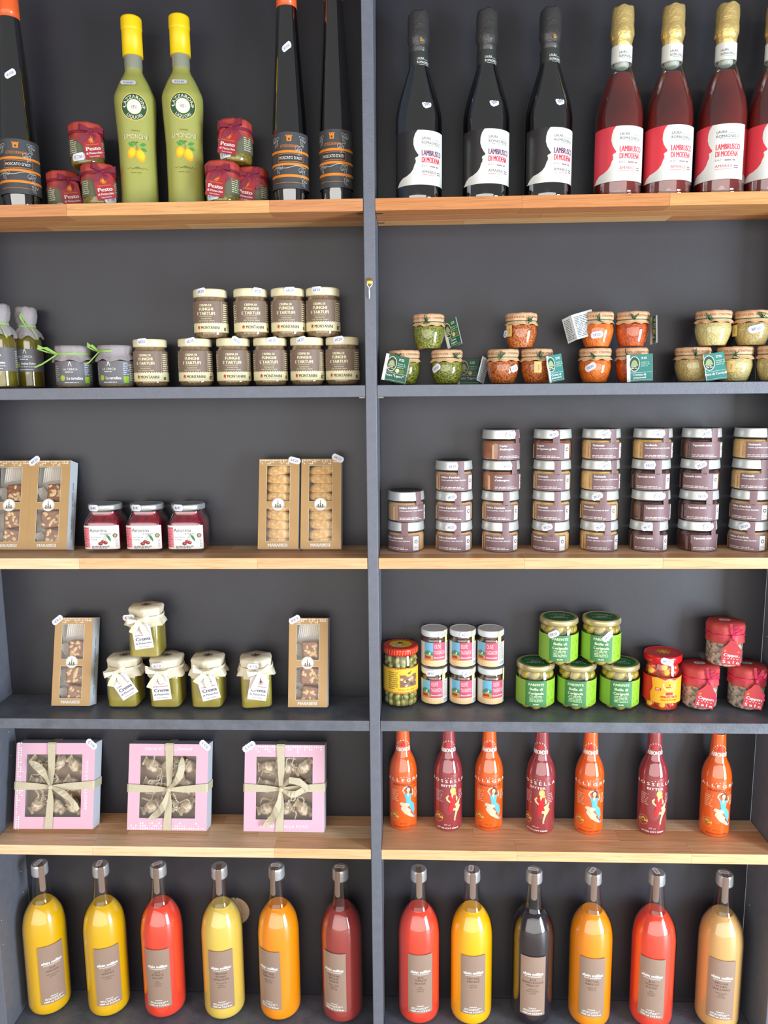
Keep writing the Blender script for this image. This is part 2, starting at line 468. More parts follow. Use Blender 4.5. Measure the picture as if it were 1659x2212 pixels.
# ================================================================== TOP SHELF
def bow(m, L=.016, w=.008, T=.02, spread=.6, seed=0, tails=(1, -1)):
    rn = random.Random(seed); P = []
    for sx in (-1, 1):
        path = []; ws = []
        up = rn.uniform(-.1, .35) * L
        for k in range(11):
            t = k / 10; x = sx * L * math.sin(PI * t) ** .8; y = -.004 - .0045 * math.sin(2 * PI * t)
            path.append((x, y, up * math.sin(PI * t))); ws.append(w * (.3 + .75 * math.sin(PI * t)))
        P.append(band('b', path, (0, .1, 1), ws, m))
    for sx in tails:
        path = []; tl = T * rn.uniform(.8, 1.15); ws = []
        for k in range(7):
            t = k / 6; path.append((sx * spread * tl * t + .0015 * math.sin(5 * t), -.004 - .003 * math.sin(PI * t), -tl * t)); ws.append(w * (.35 + .6 * min(1, t * 2)))
        P.append(band('b', path, (1, .05, sx * spread * .8), ws, m))
    P.append(moved(blob('b', .0035, .003, .0035, m, 8, 6), Matrix.Translation((0, -.004, 0))))
    return joined('bow', P)

# -- tall dark dessert wine bottles
DG = lambda: mat('black_glass', (7, 7, 8), .04, coat=1, spec=1.0, hi=2.3)
def mosc_r(z):
    return .0322 if z < .125 else .0322 - (.0322 - .0172) * min(1, (z - .125) / .215)
def moscato(price):
    glass = lathe('glass_body', [(.012, .003), (.0285, 0, .004), (.0305, .02), (.0318, .125, .03), (.0172, .335), (.0165, .36), (0, .36)], DG(), 40)
    org = mat('orange_foil', (232, 98, 42), .35, coat=.3)
    cap = lathe('foil_capsule', [(.0178, .332), (.0178, .345), (.0168, .395, .003), (0, .397)], org, 28)
    L = Sheet(); g = C(66, 66, 68); o = C(232, 132, 24); wl = C(190, 190, 186)
    L.rect(-.088, 0, .088, .094, g, 0)
    for z0, h in ((.0595, .004), (.0385, .004), (.019, .0042)): L.rect(-.088, z0, .088, z0 + h, o, 1)
    L.rect(-.03, .0095, .03, .0100, o, 1)
    L.rect(-.021, .0445, .026, .0575, o, 1); L.rect(-.0204, .0451, .0254, .0569, C(50, 48, 48), 2)
    L.text("MOSCATO D'ASTI", .002, .0485, .0052, WHITE(), 3, w=.041)
    L.text("ALTI ROCCHE BIANCHE", 0, .0685, .0048, o, 2, w=.033)
    for x in (-.004, 0, .004): L.poly([(x - .0022, .0885), (x + .0022, .0885), (x + .001, .0865), (x - .001, .0865)], o, 2)
    L.poly([(-.004, .0785), (.004, .0785), (.0045, .0865), (-.0045, .0865)], o, 2); L.disc(0, .082, .002, g, 3, 10)
    for cx, cz, s_ in ((-.026, .078, 1), (.026, .08, -1), (.018, .064, 1), (-.02, .033, -1), (.024, .028, 1), (.028, .012, -1)):
        pts = [(cx + s_ * .008 * math.cos(t * .5) * math.cos(t * .13), cz + .009 * math.sin(t * .5 + .6) * math.cos(t * .21)) for t in range(0, 34)]
        L.line(pts, .0005, wl, 2)
    L.line([(-.034 + .003 * k, .0335 + .0016 * math.sin(k * .5) + k * .0002) for k in range(23)], .0009, wl, 2)
    lab = L.mesh('label', cyl(.0322, .026), .0035, base=.0004)
    kit = [('glass_body', glass), ('foil_capsule', cap), ('label', lab)]
    if price:
        kit.append(stk('€14.00', -.0005, price, 30, cyl(lambda z: mosc_r(z), 0), w=.024, h=.0115))
    return kit
Zs = ZS[1]
for i, (u, pr, sc_, ex, lb) in enumerate(((50, .232, (1.06, 1.06, .985), -8, 'tall tapering dark wine bottle with orange bands, at the far left end'),
                                    (630, .262, (1.0, 1.0, 1.0), -3, 'tall tapering dark wine bottle with a white price sticker, right of the pistachio pesto jars'),
                                    (728, None, (.92, .92, 1.03), -14, 'tall tapering dark wine bottle without sticker, next to the divider'))):
    X = at(u, .06, Zs)
    put(moscato(pr), 'wine_bottle', lb, 'bottle', (X, .06, Zs), face(X, .06) + R(ex), 'tall dark dessert wine bottles', sc_)

# -- frosted lemon liqueur bottles
def limon():
    def rf(z):
        P = [(0, .0335), (.03, .0325), (.10, .0325), (.19, .0362)]
        for a, b in zip(P, P[1:]):
            if z <= b[0]: t = max(0, (z - a[0]) / (b[0] - a[0])); t = t * t * (3 - 2 * t); return a[1] + (b[1] - a[1]) * t
        return .0362
    prof = [(.02, .002), (.0325, 0, .003)] + [(rf(z), z) for z in [.008 + .0107 * k for k in range(17)]] + [(.0362, .192, .01), (.0250, .218, .01), (.0142, .236, .010), (.0138, .256), (0, .256)]
    fr = mat('frosted_lemon_glass', (168, 166, 78), .36, coat=.3, noise=((152, 156, 86), 14, .4))
    body = lathe('glass_body', prof, fr, 44, n=2.5)
    nk = lathe('glass_neck', [(.0150, .238), (.0157, .243), (.0155, .266)], mat('frosted_neck', (136, 138, 120), .3, coat=.3), 30, close=False)
    cap = lathe('capsule', [(.0178, .262), (.0176, .305, .002), (.0184, .307, .001), (.0182, .326, .004), (.014, .3285), (0, .3285)], mat('yellow_capsule', (240, 200, 8), .4), 32)
    L = Sheet(); gd = C(226, 190, 92); gn = C(28, 74, 46); cr = C(238, 234, 208)
    L.disc(0, 0, .0225, gd, 0, 40); L.disc(0, 0, .0212, gn, 1, 40)
    L.disc(0, 0, .0125, gd, 2, 30); L.disc(0, 0, .0118, cr, 3, 30)
    L.text('LAZZARONI', 0, 0, .0056, cr, 2, w=.044, arc=(.0138, 1)); L.text('LIQUORI', 0, 0, .0056, cr, 2, w=.031, arc=(.0198, -1))
    L.text('1851', 0, -.003, .006, gn, 4, w=.009); L.disc(-.0168, -.001, .0009, cr, 2, 8); L.disc(.0168, -.001, .0009, cr, 2, 8)
    emb = L.mesh('emblem', lambda u, z, o: sup(rf, 2.5)(u, z + .168, o), .004)
    L = Sheet(); cw = C(232, 226, 176); gt = C(80, 92, 44)
    L.text('LIMONCINI', 0, .1155, .0085, gt, 0, w=.041, bold=.0007); L.text('LIMONCINI', 0, .1157, .0082, cw, 1, w=.0405)
    L.text('ORIGINALE', 0, .128, .0024, gt, 0, w=.015); L.small(-.009, .108, .009, .112, 1, gt, 0)
    for cx, cz, a, rr in ((-.0085, .092, -18, .0072), (.006, .088, 24, .0083)):
        e = [rot2(rr * math.cos(t) * (1 + .18 * max(0, -math.sin(t)) ** 8), rr * 1.3 * math.sin(t) * (1 + .12 * max(0, -math.sin(t)) ** 10), a) for t in [2 * PI * k / 20 for k in range(20)]]
        L.poly([(x + cx, z + cz) for x, z in e], C(236, 168, 16), 1); L.poly([(x * .72 + cx + .001, z * .72 + cz + .001) for x, z in e], C(246, 196, 36), 2)
    for x, z, a, l in ((-.004, .103, 150, .011), (.006, .104, 20, .012), (.008, .100, -25, .011), (-.001, .104, 95, .007)):
        e = [(l * t, .0032 * math.sin(PI * t)) for t in (0, .2, .4, .6, .8, 1)] + [(l * t, -.0028 * math.sin(PI * t)) for t in (.8, .6, .4, .2)]
        L.poly([(x + q[0], z + q[1]) for q in [rot2(p[0], p[1], a) for p in e]], C(62, 148, 62), 3)
    L.line([(.001, .096), (.001, .104)], .0008, C(70, 110, 40), 2)
    for k in range(9): L.disc(-.016 + .004 * k, .0655 + .001 * (k % 2), .0016, C(112, 118, 40), 0, 7, .0008)
    L.poly([(-.012, .064), (0, .069), (.012, .064), (0, .066)], C(112, 118, 40), 1); L.small(-.012, .057, .012, .060, 1, C(120, 122, 50), 0)
    return [('glass_body', body), ('glass_neck', nk), ('capsule', cap), ('emblem', emb), ('label', L.mesh('label', sup(rf, 2.5), .004)),
            ]
lk = limon()
for u, ex, sx_, lb in ((305, -4, -.004, 'frosted yellow lemon liqueur bottle beside the pesto jars on its left'), (405, 0, 0, 'frosted yellow lemon liqueur bottle, the second from the left, beside the right pesto pile')):
    X = at(u, .066, Zs)
    fs = lambda a, z, o: sup(lambda q: .031, 2.5)(a, z, o)
    put(lk + [stk('€26.80', -.004 + sx_, .2085, 5, lambda a, z, o: (a, -.0318 - o + (z - .2085) * .9, z), None, w=.026, h=.010)], 'liqueur_bottle', lb, 'bottle', (X, .066, Zs), face(X, .066) + R(ex), 'lemon liqueur bottles')

# -- pistachio pesto jars with red paper cover, bow and tag
def cover(name, pts, m, seg=48, k=9, seed=0, poly=None):
    """paper or cloth pulled over a lid: (r, z, amp) rings, amp ripples the hem"""
    rn = random.Random(seed); ph = [rn.uniform(0, 6.28) for _ in range(3)]
    V = []; F = []
    for i, (r, z, a) in enumerate(pts):
        for j in range(seg):
            t = 2 * PI * j / seg; rr = r
            if poly: q = PI / poly; rr = r * (math.cos(q) / math.cos((t % (2 * q)) - q) * .8 + .2)
            w_ = math.sin(k * t + ph[0]) * .6 + math.sin((k * 2 + 1) * t + ph[1]) * .25 + math.sin(3 * t + ph[2]) * .35
            rr *= 1 + a * w_; zz = z - a * .025 * math.sin(k * t + ph[1]) - a * .012 * math.sin(4 * t + ph[2])
            V.append((rr * math.sin(t), -rr * math.cos(t), zz))
    for i in range(len(pts) - 1):
        for j in range(seg):
            a, b = i * seg + j, i * seg + (j + 1) % seg; F.append((a, b, b + seg, a + seg))
    F.append(tuple((len(pts) - 1) * seg + j for j in range(seg)))
    me = mesh(name, V, F, m, smooth=True); me.polygons[len(F) - 1].use_smooth = False
    return me
def ring(name, r, z, w, m, seg=40):
    return lathe(name, [(r - .001, z - w / 2), (r + .0006, z - w / 2), (r + .0006, z + w / 2), (r - .001, z + w / 2)], m, seg, close=False)
def sun(m, s=1):
    q = Sheet(); q.disc(0, 0, .0016 * s, m, 0, 12)
    for k in range(10):
        a = 2 * PI * k / 10
        q.line([(.0018 * s * math.cos(a), .0018 * s * math.sin(a)), (.0032 * s * math.cos(a + .35), .0032 * s * math.sin(a + .35)), (.0046 * s * math.cos(a + .45), .0046 * s * math.sin(a + .45))], .0007 * s, m, 0)
    return q
def tagcard(w, h, fill, rows, cut=.005):
    o = [(-w / 2, -h), (w / 2, -h), (w / 2, -cut), (w / 2 - cut, 0), (-w / 2 + cut, 0), (-w / 2, -cut)]
    s = Sheet(); s.poly(o, fill, 0)
    for f in rows: f(s)
    return s, o
PR = lambda: mat('red_paper', (184, 66, 56), .6, bump=(120, .4))
PB = lambda: mat('burgundy_ribbon', (122, 22, 48), .6, bump=(900, .3))
def pesto(seed, flip, price, pside):
    jar = lathe('glass_jar', [(.02, .0015), (.029, 0, .004), (.0318, .006, .004), (.0318, .048, .006), (.0285, .054), (.0285, .06)], GLASS(), 36)
    con = lathe('pesto_filling', [(0, .002), (.028, .0015, .004), (.0306, .006, .004), (.0306, .046, .006), (.0275, .051), (0, .051)], mat('pistachio_pesto', (104, 92, 22), .45, noise=((140, 126, 44), 260, .15), bump=(300, .5)), 36)
    L = Sheet(); dk = C(112, 108, 84); L.rect(-.09, 0, .09, .03, C(96, 96, 72), 0)
    for x in (-.07, -.04, .018, .045): L.small(x, .004, x + .022, .028, 7, C(196, 194, 168), 1, seed=int(x * 1000))
    lab = L.mesh('label', cyl(.0318, .015), .004)
    cv = cover('paper_cover', [(.0335, .040, .05), (.0325, .047, .03), (.0310, .054, .0), (.0322, .0585, 0), (.0325, .069, 0), (.0305, .0725, 0), (.012, .0735, 0)], PR(), k=10, seed=seed, poly=8)
    rb = ring('ribbon_band', .0318, .0555, .005, PB())
    bw = moved(bow(PB(), .0215, .0115, .024, .7, seed), Matrix.Translation((flip * .006, -.031, .057)) @ Matrix.Rotation(R(flip * 8), 4, 'Y'))
    w, h = .034, .043; o_ = C(240, 150, 30)
    s, o = tagcard(w, h, C(160, 36, 44), [
        lambda s: s.add(sun(o_, 1.25), 0, -.012, dl=1), lambda s: s.text('Siciliaccentuazioni', 0, -.0205, .0022, o_, 1, w=.024),
        lambda s: s.text('Pesto', 0, -.0295, .0068, WHITE(), 1, w=.0255, bold=.0008), lambda s: s.text('di Pistacchio', 0, -.0358, .0038, WHITE(), 1, w=.0285, bold=.0003),
        lambda s: s.text('Tipico Siciliano', 0, -.0405, .0022, WHITE(), 1, w=.019)])
    ang = R(flip * 9)
    f = flat((flip * .006 - .002, -.0362, .052), (math.cos(ang), -.12, math.sin(ang)), (-math.sin(ang) * .98, .06, math.cos(ang)))
    tg = s.mesh('tag', f, solid=(o, .0005, C(160, 36, 44)))
    kit = [('glass_jar', jar), ('pesto_filling', con), ('label', lab), ('paper_cover', cv), ('ribbon_band', rb), ('bow', bw), ('tag', tg)]
    if price: kit.append(stk('€ 7.80', pside * .019, .012, pside * 4 + 10, cyl(.0322), w=.026, h=.013, base=.0012))
    return kit
PZ = .0745
for (u, lvl, fl, sd, ex, ps, lb) in (
    (143, 0, -1, 1, 6, 1, 'pistachio pesto jar under red paper, bottom left of the pile beside the leftmost wine bottle'),
    (218, 0, -1, 2, 2, 1, 'pistachio pesto jar under red paper, bottom of the pile, touching the lemon liqueur bottle'),
    (191, 1, -1, 3, 4, -1, 'pistachio pesto jar standing on two others, left of the lemon liqueur bottles'),
    (483, 0, 1, 4, -2, -1, 'pistachio pesto jar under red paper, bottom row just right of the liqueur bottles'),
    (546, 0, 1, 5, -1, -1, 'pistachio pesto jar under red paper, bottom row beside the stickered dark wine bottle'),
    (510, 1, 1, 6, -3, -1, 'pistachio pesto jar standing on two others, right of the lemon liqueur bottles')):
    yp = .062 if lvl else (.086 if u in (143, 546) else .044)
    X = at(u, yp, Zs + lvl * PZ)
    put(pesto(sd, fl * -1 if lvl else -fl, True, ps), 'pesto_jar', lb, 'jar', (X, yp, Zs + lvl * PZ), face(X, yp) + R(ex), 'red covered pistachio pesto jars', (.95, .95, 1))

# -- sparkling wine bottles
def lamb_label(left, right, c1, c2, c3):
    L = Sheet(); k = .001
    W2, Hh = .054, .09
    L.rect(-W2, 0, W2, Hh, right, 0)
    edge = [(-5, 90), (-9.5, 84), (-12, 76), (-12.4, 67), (-10, 59), (-6.5, 53), (-3.2, 48.5), (-4.5, 46.6), (-8, 45.2), (-9.4, 43.4), (-8.8, 41.4), (-7.8, 40), (-8.6, 38.4), (-8.2, 36.4), (-9.8, 34.6), (-11.2, 31), (-12.8, 26), (-17.5, 20), (-25, 15.5), (-34, 13), (-42, 8), (-48, 1.5), (-50, 0), (-54, 0), (-54, 90)]
    L.poly([(a * k, b * k) for a, b in edge], left, 1)
    L.text('LAURA', .0025, .0745, .0048, BLACK(), 1, w=.0165, al='L'); L.rect(.021, .0750, .040, .0754, BLACK(), 1)
    L.text('ROMAGNELLI', .0025, .0675, .0048, BLACK(), 1, w=.037, al='L'); L.rect(.0085, .0655, .0395, .0659, BLACK(), 1)
    L.text('LAMBRUSCO', .002, .0480, .0098, c1, 1, w=.041, al='L', bold=.0007); L.text('DI MODENA', .002, .0365, .0098, c2, 1, w=.0375, al='L', bold=.0007)
    L.rect(.002, .0335, .042, .0337, BLACK(), 1); L.text('D.O.C.', .002, .0295, .0030, BLACK(), 1, w=.011, al='L'); L.rect(.0155, .0275, .0157, .0335, BLACK(), 1)
    L.small(.017, .0285, .040, .033, 1, C(150, 110, 115), 1, seed=3)
    L.text('AMABILE', .002, .0190, .0050, c3, 1, w=.028, al='L'); L.small(.033, .017, .042, .0235, 2, C(110, 110, 110), 1, seed=5)
    L.rect(.002, .0160, .030, .0166, c2, 1)
    return L
def lamb(kind, seed):
    rosé = kind == 'rose'
    rn = random.Random(seed)
    prof = [(.015, .006), (.034, .001), (.0395, 0, .004), (.0415, .006, .004), (.0415, .146, .02), (.0370, .168, .02), (.0285, .195, .02), (.0185, .226, .02), (.0162, .236, .01), (.0155, .29), (.0155, .31), (0, .31)]
    kit = []
    if rosé:
        body = lathe('glass_body', prof, clear('clear_bottle_glass', refl=.09, edge=.75), 44)
        ip = [(0, .010), (.030, .006, .004), (.0385, .006, .006), (.0398, .012), (.0398, .145, .02), (.0355, .168, .02), (.0272, .195, .02), (.0205, .2095), (0, .2095)]
        liq = lathe('wine', ip, mat('rose_wine', (66, 18, 18), .1, coat=1, spec=.9, noise=((136, 36, 24), 9, .3)), 40)
        kit += [('glass_body', body), ('wine', liq), ('stopper', lathe('stopper', [(0, .222), (.010, .222, .003), (.0125, .226), (.0125, .262), (0, .262)], mat('pale_stopper', (176, 182, 168), .5, bump=(200, .5)), 24))]
        nlp = PAPER(); nlt = BLACK()
    else:
        kit += [('glass_body', lathe('glass_body', prof, DG(), 44))]
        nlp = mat('black_paper', (46, 48, 46), .5); nlt = WHITE()
    ph = rn.uniform(0, 6)
    def crk(t, i, r, z):
        a = .028 if z > .262 else .012
        return r * (1 + a * math.sin(7 * t + ph + z * 90) * math.cos(3 * t + z * 160) + a * .5 * math.sin(17 * t + z * 230)), z + (.0012 * math.sin(5 * t + ph) if z > .3 else 0)
    cp = [(.0164, .243), (.0166, .262), (.0178, .268), (.0197, .274), (.0196, .282), (.0188, .288), (.0190, .300), (.0187, .31), (.0176, .3175), (.014, .3205), (.007, .3215), (0, .3215)]
    cap = lathe('foil_capsule', cp, mat('gold_foil', (226, 196, 126), .36, .6, bump=(160, .6)) if rosé else mat('black_foil', (62, 60, 60), .35, .2, coat=.3, bump=(160, .6)), 44, mod=crk)
    kit.append(('foil_capsule', cap))
    if seed % 2 == 0 or rosé:
        kit.append(('pull_tab', moved(box_mesh('pull_tab', -.0022, .0022, -.0008, .0008, -.003, .003, mat('gold_tab', (200, 150, 60), .35, .5), .0003), Matrix.Translation((-.0175 if rosé else .003, -.0085 if rosé else -.0198, .270)) @ Matrix.Rotation(R(-60 if rosé else 8), 4, 'Z'))))
    nr = lambda z: .0170 - .0006 * z / .03
    N = Sheet(); N.rect(-.05, 0, .05, .028, nlp, 0); N.text('LAURA', -.004, .0135, .0042, nlt, 1, w=.0125, al='L'); N.text('ROMAGNELLI', -.004, .0075, .0042, nlt, 1, w=.0245, al='L'); N.rect(0, .0055, .02, .0059, nlt, 1)
    N.rect(.009, .0138, .018, .0141, nlt, 1)
    kit.append(('neck_label', N.mesh('neck_label', cyl(.0172, .2275 if rosé else .2255), .0025)))
    if rosé: L = lamb_label(C(222, 62, 78) if seed % 2 else C(226, 56, 70), PAPER(), C(214, 56, 76), C(214, 74, 84), C(190, 70, 80))
    else: L = lamb_label(mat('black_label', (44, 42, 42), .35, coat=.2), PAPER(), C(104, 44, 88), C(206, 26, 58), C(70, 70, 74))
    kit.append(('label', L.mesh('label', cyl(.0415, .026), .0035)))
    return kit
for i, (u, kd, ex, lb) in enumerate((
    (905, 'black', 4, 'black sparkling wine bottle with a plain black foil cap, nearest the divider'),
    (1048, 'black', 4, 'black sparkling wine bottle between two other black ones'),
    (1181, 'black', 12, 'black sparkling wine bottle standing beside the first rosé bottle'),
    (1332, 'rose', 0, 'rosé sparkling wine bottle with gold foil, next to the black bottles'),
    (1438, 'rose', 4, 'rosé sparkling wine bottle with gold foil, second from the black bottles'),
    (1551, 'rose', -14, 'rosé sparkling wine bottle with gold foil, third from the black bottles'),
    (1656, 'rose', 0, 'rosé sparkling wine bottle cut off by the right edge of the picture'))):
    X = at(u, .062, Zs)
    kit = lamb(kd, i)
    if kd == 'black': kit.append(stk('30€', .012 - .004 * 0, .160, 22, cyl(lambda z: .0397 - max(0, z - .155) * .32), w=.017, h=.014))
    put(kit, 'sparkling_wine_bottle', lb, 'bottle', (X, .062, Zs), face(X, .062) + R(ex), 'sparkling wine bottles')

# ================================================================== SECOND SHELF, LEFT
Zs = ZS[2]
GP = lambda: mat('grey_tissue', (158, 150, 152), .65, bump=(150, .6))
RF = lambda: mat('green_raffia', (150, 190, 90), .6, bump=(600, .5))
def cerca(L, kind):
    g = C(108, 104, 108); L.rect(-.075, 0, .075, .043, g, 0)
    L.poly([(-.012, .034), (-.011, .034), (-.0085, .040), (-.006, .034), (-.005, .034), (-.008, .0425), (-.009, .0425)], WHITE(), 1)
    L.text('LA CERCA', -.0085, .0265, .0042, WHITE(), 1, w=.026); L.small(-.018, .022, .001, .025, 1, WHITE(), 1)
    L.disc(-.0235, .0125, .0052, C(170, 196, 60), 1, 16)
    if kind == 'oil': L.text('Anima Estiva', -.0035, .0135, .0044, WHITE(), 1, w=.026, bold=.0005); L.text('con fette di tartufo', -.0035, .0085, .003, WHITE(), 1, w=.028)
    else: L.text('La tartufata', -.001, .0095, .0055, WHITE(), 1, w=.028, bold=.0006); L.rect(.0175, .003, .0285, .015, C(150, 196, 40), 1); L.small(.0175, .017, .03, .041, 7, C(180, 190, 210), 1)
    L.small(-.02, .003, .012, .0055, 1, WHITE(), 1)
    L.small(-.045, .006, -.031, .036, 8, C(170, 168, 160), 1); L.small(.031, .006, .045, .038, 8, C(190, 190, 170), 1)
    return L
def oilbottle(seed):
    body = lathe('glass_body', [(.012, .002), (.024, 0, .003), (.0262, .004, .003), (.0262, .098, .010), (.013, .112, .006), (.0125, .14), (0, .14)], clear('oil_bottle_glass', refl=.1), 36)
    oil = lathe('truffle_oil', [(0, .003), (.023, .003, .003), (.025, .006), (.025, .096, .010), (.0115, .109), (0, .109)], mat('truffle_oil', (92, 82, 12), .12, coat=1, noise=((130, 116, 24), 22, .3)), 30)
    L = cerca(Sheet(), 'oil')
    cv = cover('tissue_cover', [(.0275, .096, .12), (.0245, .106, .09), (.0165, .116, .04), (.016, .121, .02), (.0185, .127, .03), (.0205, .138, .03), (.0195, .151, .04), (.015, .1545, .03), (.006, .1555, 0)], GP(), k=7, seed=seed)
    rf = joined('raffia_tie', [ring('r', .0168, .118, .003, RF())] + [band('r', [(-.002, -.0175, .118), (-.008, -.024, .126 + k * .002), (-.012 + .002 * k, -.023, .136 + k * .004), (-.009, -.02, .142), (-.004, -.0185, .128), (-.001, -.0175, .119)], (.6, 0, .8), .0022, RF()) for k in range(2)]
                + [band('r', [(0, -.0178, .118), (.008, -.026, .112), (.013 + k * .002, -.027, .102 - k * .004), (.015 + k * .002, -.026, .092)], (.3, 0, 1), .002, RF()) for k in range(2)])
    return [('glass_body', body), ('truffle_oil', oil), ('label', L.mesh('label', cyl(.0263, .032), .0035)), ('tissue_cover', cv), ('raffia_tie', rf)]
for u, ex, sd, lb in ((9, -10, 3, 'truffle oil bottle in grey tissue, cut off by the left edge of the picture'), (67, 4, 5, 'truffle oil bottle in grey tissue standing nearest the tartufata jars')):
    yy = .036 if u < 20 else .0935
    X = at(u, yy, Zs); put(oilbottle(sd), 'oil_bottle', lb, 'bottle', (X, yy, Zs), face(X, yy) + R(ex), 'truffle oil bottles')
def tartufata(seed):
    jar = lathe('glass_jar', [(.02, .0015), (.030, 0, .004), (.0325, .005, .003), (.0325, .052, .008), (.029, .058), (.029, .066)], GLASS(), 36)
    con = lathe('truffle_paste', [(0, .002), (.029, .002, .004), (.0312, .006), (.0312, .050, .006), (0, .054)], mat('truffle_paste', (120, 100, 62), .5, noise=((176, 152, 104), 220, .2), bump=(300, .5)), 36)
    L = cerca(Sheet(), 'jar')
    cv = cover('tissue_cover', [(.0375, .050, .08), (.035, .056, .06), (.0305, .0625, .01), (.0325, .066, .0), (.0335, .073, .01), (.0325, .078, 0), (.012, .0795, 0)], GP(), k=7, seed=seed, poly=10)
    P = [ring('r', .0312, .0628, .003, RF())]
    for k in range(3):
        P.append(band('r', [(-.028, -.014, .063), (-.045, -.016, .070 + k * .002), (-.060, -.016, .078 - k * .003), (-.062, -.015, .072), (-.045, -.014, .066), (-.028, -.014, .062)], (0, .3, 1), .0026, RF()))
    P.append(band('r', [(-.028, -.014, .0625), (-.04, -.016, .054), (-.055, -.018, .044), (-.068, -.02, .038)], (0, .3, 1), .003, RF()))
    return [('glass_jar', jar), ('truffle_paste', con), ('label', L.mesh('label', cyl(.0326, .006), .0035)), ('tissue_cover', cv), ('raffia_tie', joined('raffia_tie', P))]
for u, ex, sd, lb in ((163, 2, 8, 'truffle paste jar in grey tissue beside the oil bottles'), (254, -10, 9, 'truffle paste jar in grey tissue beside the mushroom cream jars')):
    X = at(u, .062, Zs)
    k = tartufata(sd)
    if sd == 9: k = k[:4] + [('raffia_tie', moved(k[4][1], Matrix.Scale(.62, 4, (1, 0, 0)) @ Matrix.Translation((-.014, -.004, .004))))]
    put(k, 'truffle_jar', lb, 'jar', (X, .062, Zs), face(X, .062) + R(ex), 'tissue covered truffle paste jars')

def funghi_base():
    jar = lathe('glass_jar', [(.02, .0015), (.027, 0, .005), (.0315, .006, .005), (.0315, .066, .008), (.0283, .0725, .002), (.0283, .076)], GLASS(), 36)
    con = lathe('mushroom_cream', [(0, .002), (.026, .002, .005), (.0302, .008, .004), (.0302, .064, .008), (.027, .070), (.0268, .0755), (0, .0755)], mat('mushroom_cream', (112, 88, 62), .45, noise=((156, 128, 94), 240, .2), bump=(320, .5)), 36)
    lid = lathe('lid', [(.0300, .0745), (.0312, .0765), (.0312, .0865, .0012), (.0300, .0885), (.0285, .0880), (0, .0880)], mat('cream_lid', (226, 216, 178), .35), 36)
    L = Sheet(); br = C(128, 106, 92); cr = C(236, 228, 184)
    L.rect(-.085, 0, .085, .056, br, 0); L.rect(-.085, 0, .085, .016, cr, 1); L.rect(-.085, 0, .085, .0012, C(214, 190, 110), 2)
    for k in range(38): L.disc(-.083 + k * .0045, .016, .0016, cr, 1, 8)
    for x in (-.034, .0265):
        L.rect(x - .0002, .0, x + .0002, .056, cr, 2)
    L.small(.029, .004, .046, .052, 13, cr, 1, seed=2); L.small(-.055, .018, -.036, .05, 9, cr, 1, seed=6); L.rect(.030, .003, .036, .009, br, 2)
    L.text('CREMA DI', -.005, .0465, .0042, cr, 1, w=.022, bold=.0004); L.text('FUNGHI', -.004, .0390, .0055, cr, 1, w=.026, bold=.0006); L.text('E TARTUFI', -.005, .0310, .0058, cr, 1, w=.034, bold=.0006)
    L.line([(-.017 + k * .0012, .0283 + .0006 * (k % 2)) for k in range(21)], .0004, cr, 1)
    L.text('MUSHROOMS', -.004, .0235, .0022, cr, 1, w=.019); L.text('AND TRUFFLE CREAM', -.004, .0195, .0022, cr, 1, w=.030)
    L.text('MONTANINI', .003, .0058, .0058, C(70, 58, 48), 2, w=.034, bold=.0004); L.rect(-.013, .0038, .018, .0041, C(120, 104, 80), 2)
    L.poly([(-.0215, .010), (-.019, .0125), (-.017, .0105), (-.0155, .011), (-.017, .008), (-.0175, .0035), (-.019, .007), (-.021, .0055)], C(214, 60, 40), 2)
    return [('glass_jar', jar), ('mushroom_cream', con), ('label', L.mesh('label', cyl(.0316, .0105), .0035)), ('lid', lid)]
fk = funghi_base(); FZ = .0886
FU = [(329, 0, -.008, 3, -12, 'leftmost mushroom cream jar, standing apart with nothing on top'), (425, 0, -.005, 14, -6, 'mushroom cream jar, bottom row, under the leftmost upper jar'),
      (507, 0, .006, -32, 2, 'mushroom cream jar, bottom row, with its price sticker slanting down to the right'), (586, 0, .003, 8, 2, 'middle mushroom cream jar of the bottom row, third from the divider'),
      (665, 0, -.009, 14, -4, 'mushroom cream jar, bottom row, second from the divider'), (741, 0, -.004, 8, -6, 'mushroom cream jar, bottom row, nearest the divider'),
      (458, 1, -.012, 8, -10, 'leftmost mushroom cream jar of the upper row'), (544, 1, .010, -4, 8, 'mushroom cream jar, upper row, second from the left, sticker at the right of its lid'),
      (624, 1, .004, 4, 0, 'mushroom cream jar, upper row, second from the right, sticker at the middle of its lid'), (699, 1, -.009, 2, -4, 'mushroom cream jar, upper row, nearest the divider')]
for u, lv, sx_, sr, ex, lb in FU:
    X = at(u, .068, Zs + lv * FZ)
    put(fk + [stk('6€20', sx_, .0835, sr, cyl(.0316), w=.021, h=.0115)], 'mushroom_cream_jar', lb, 'jar', (X, .068, Zs + lv * FZ), face(X, .068) + R(ex), 'mushroom and truffle cream jars')

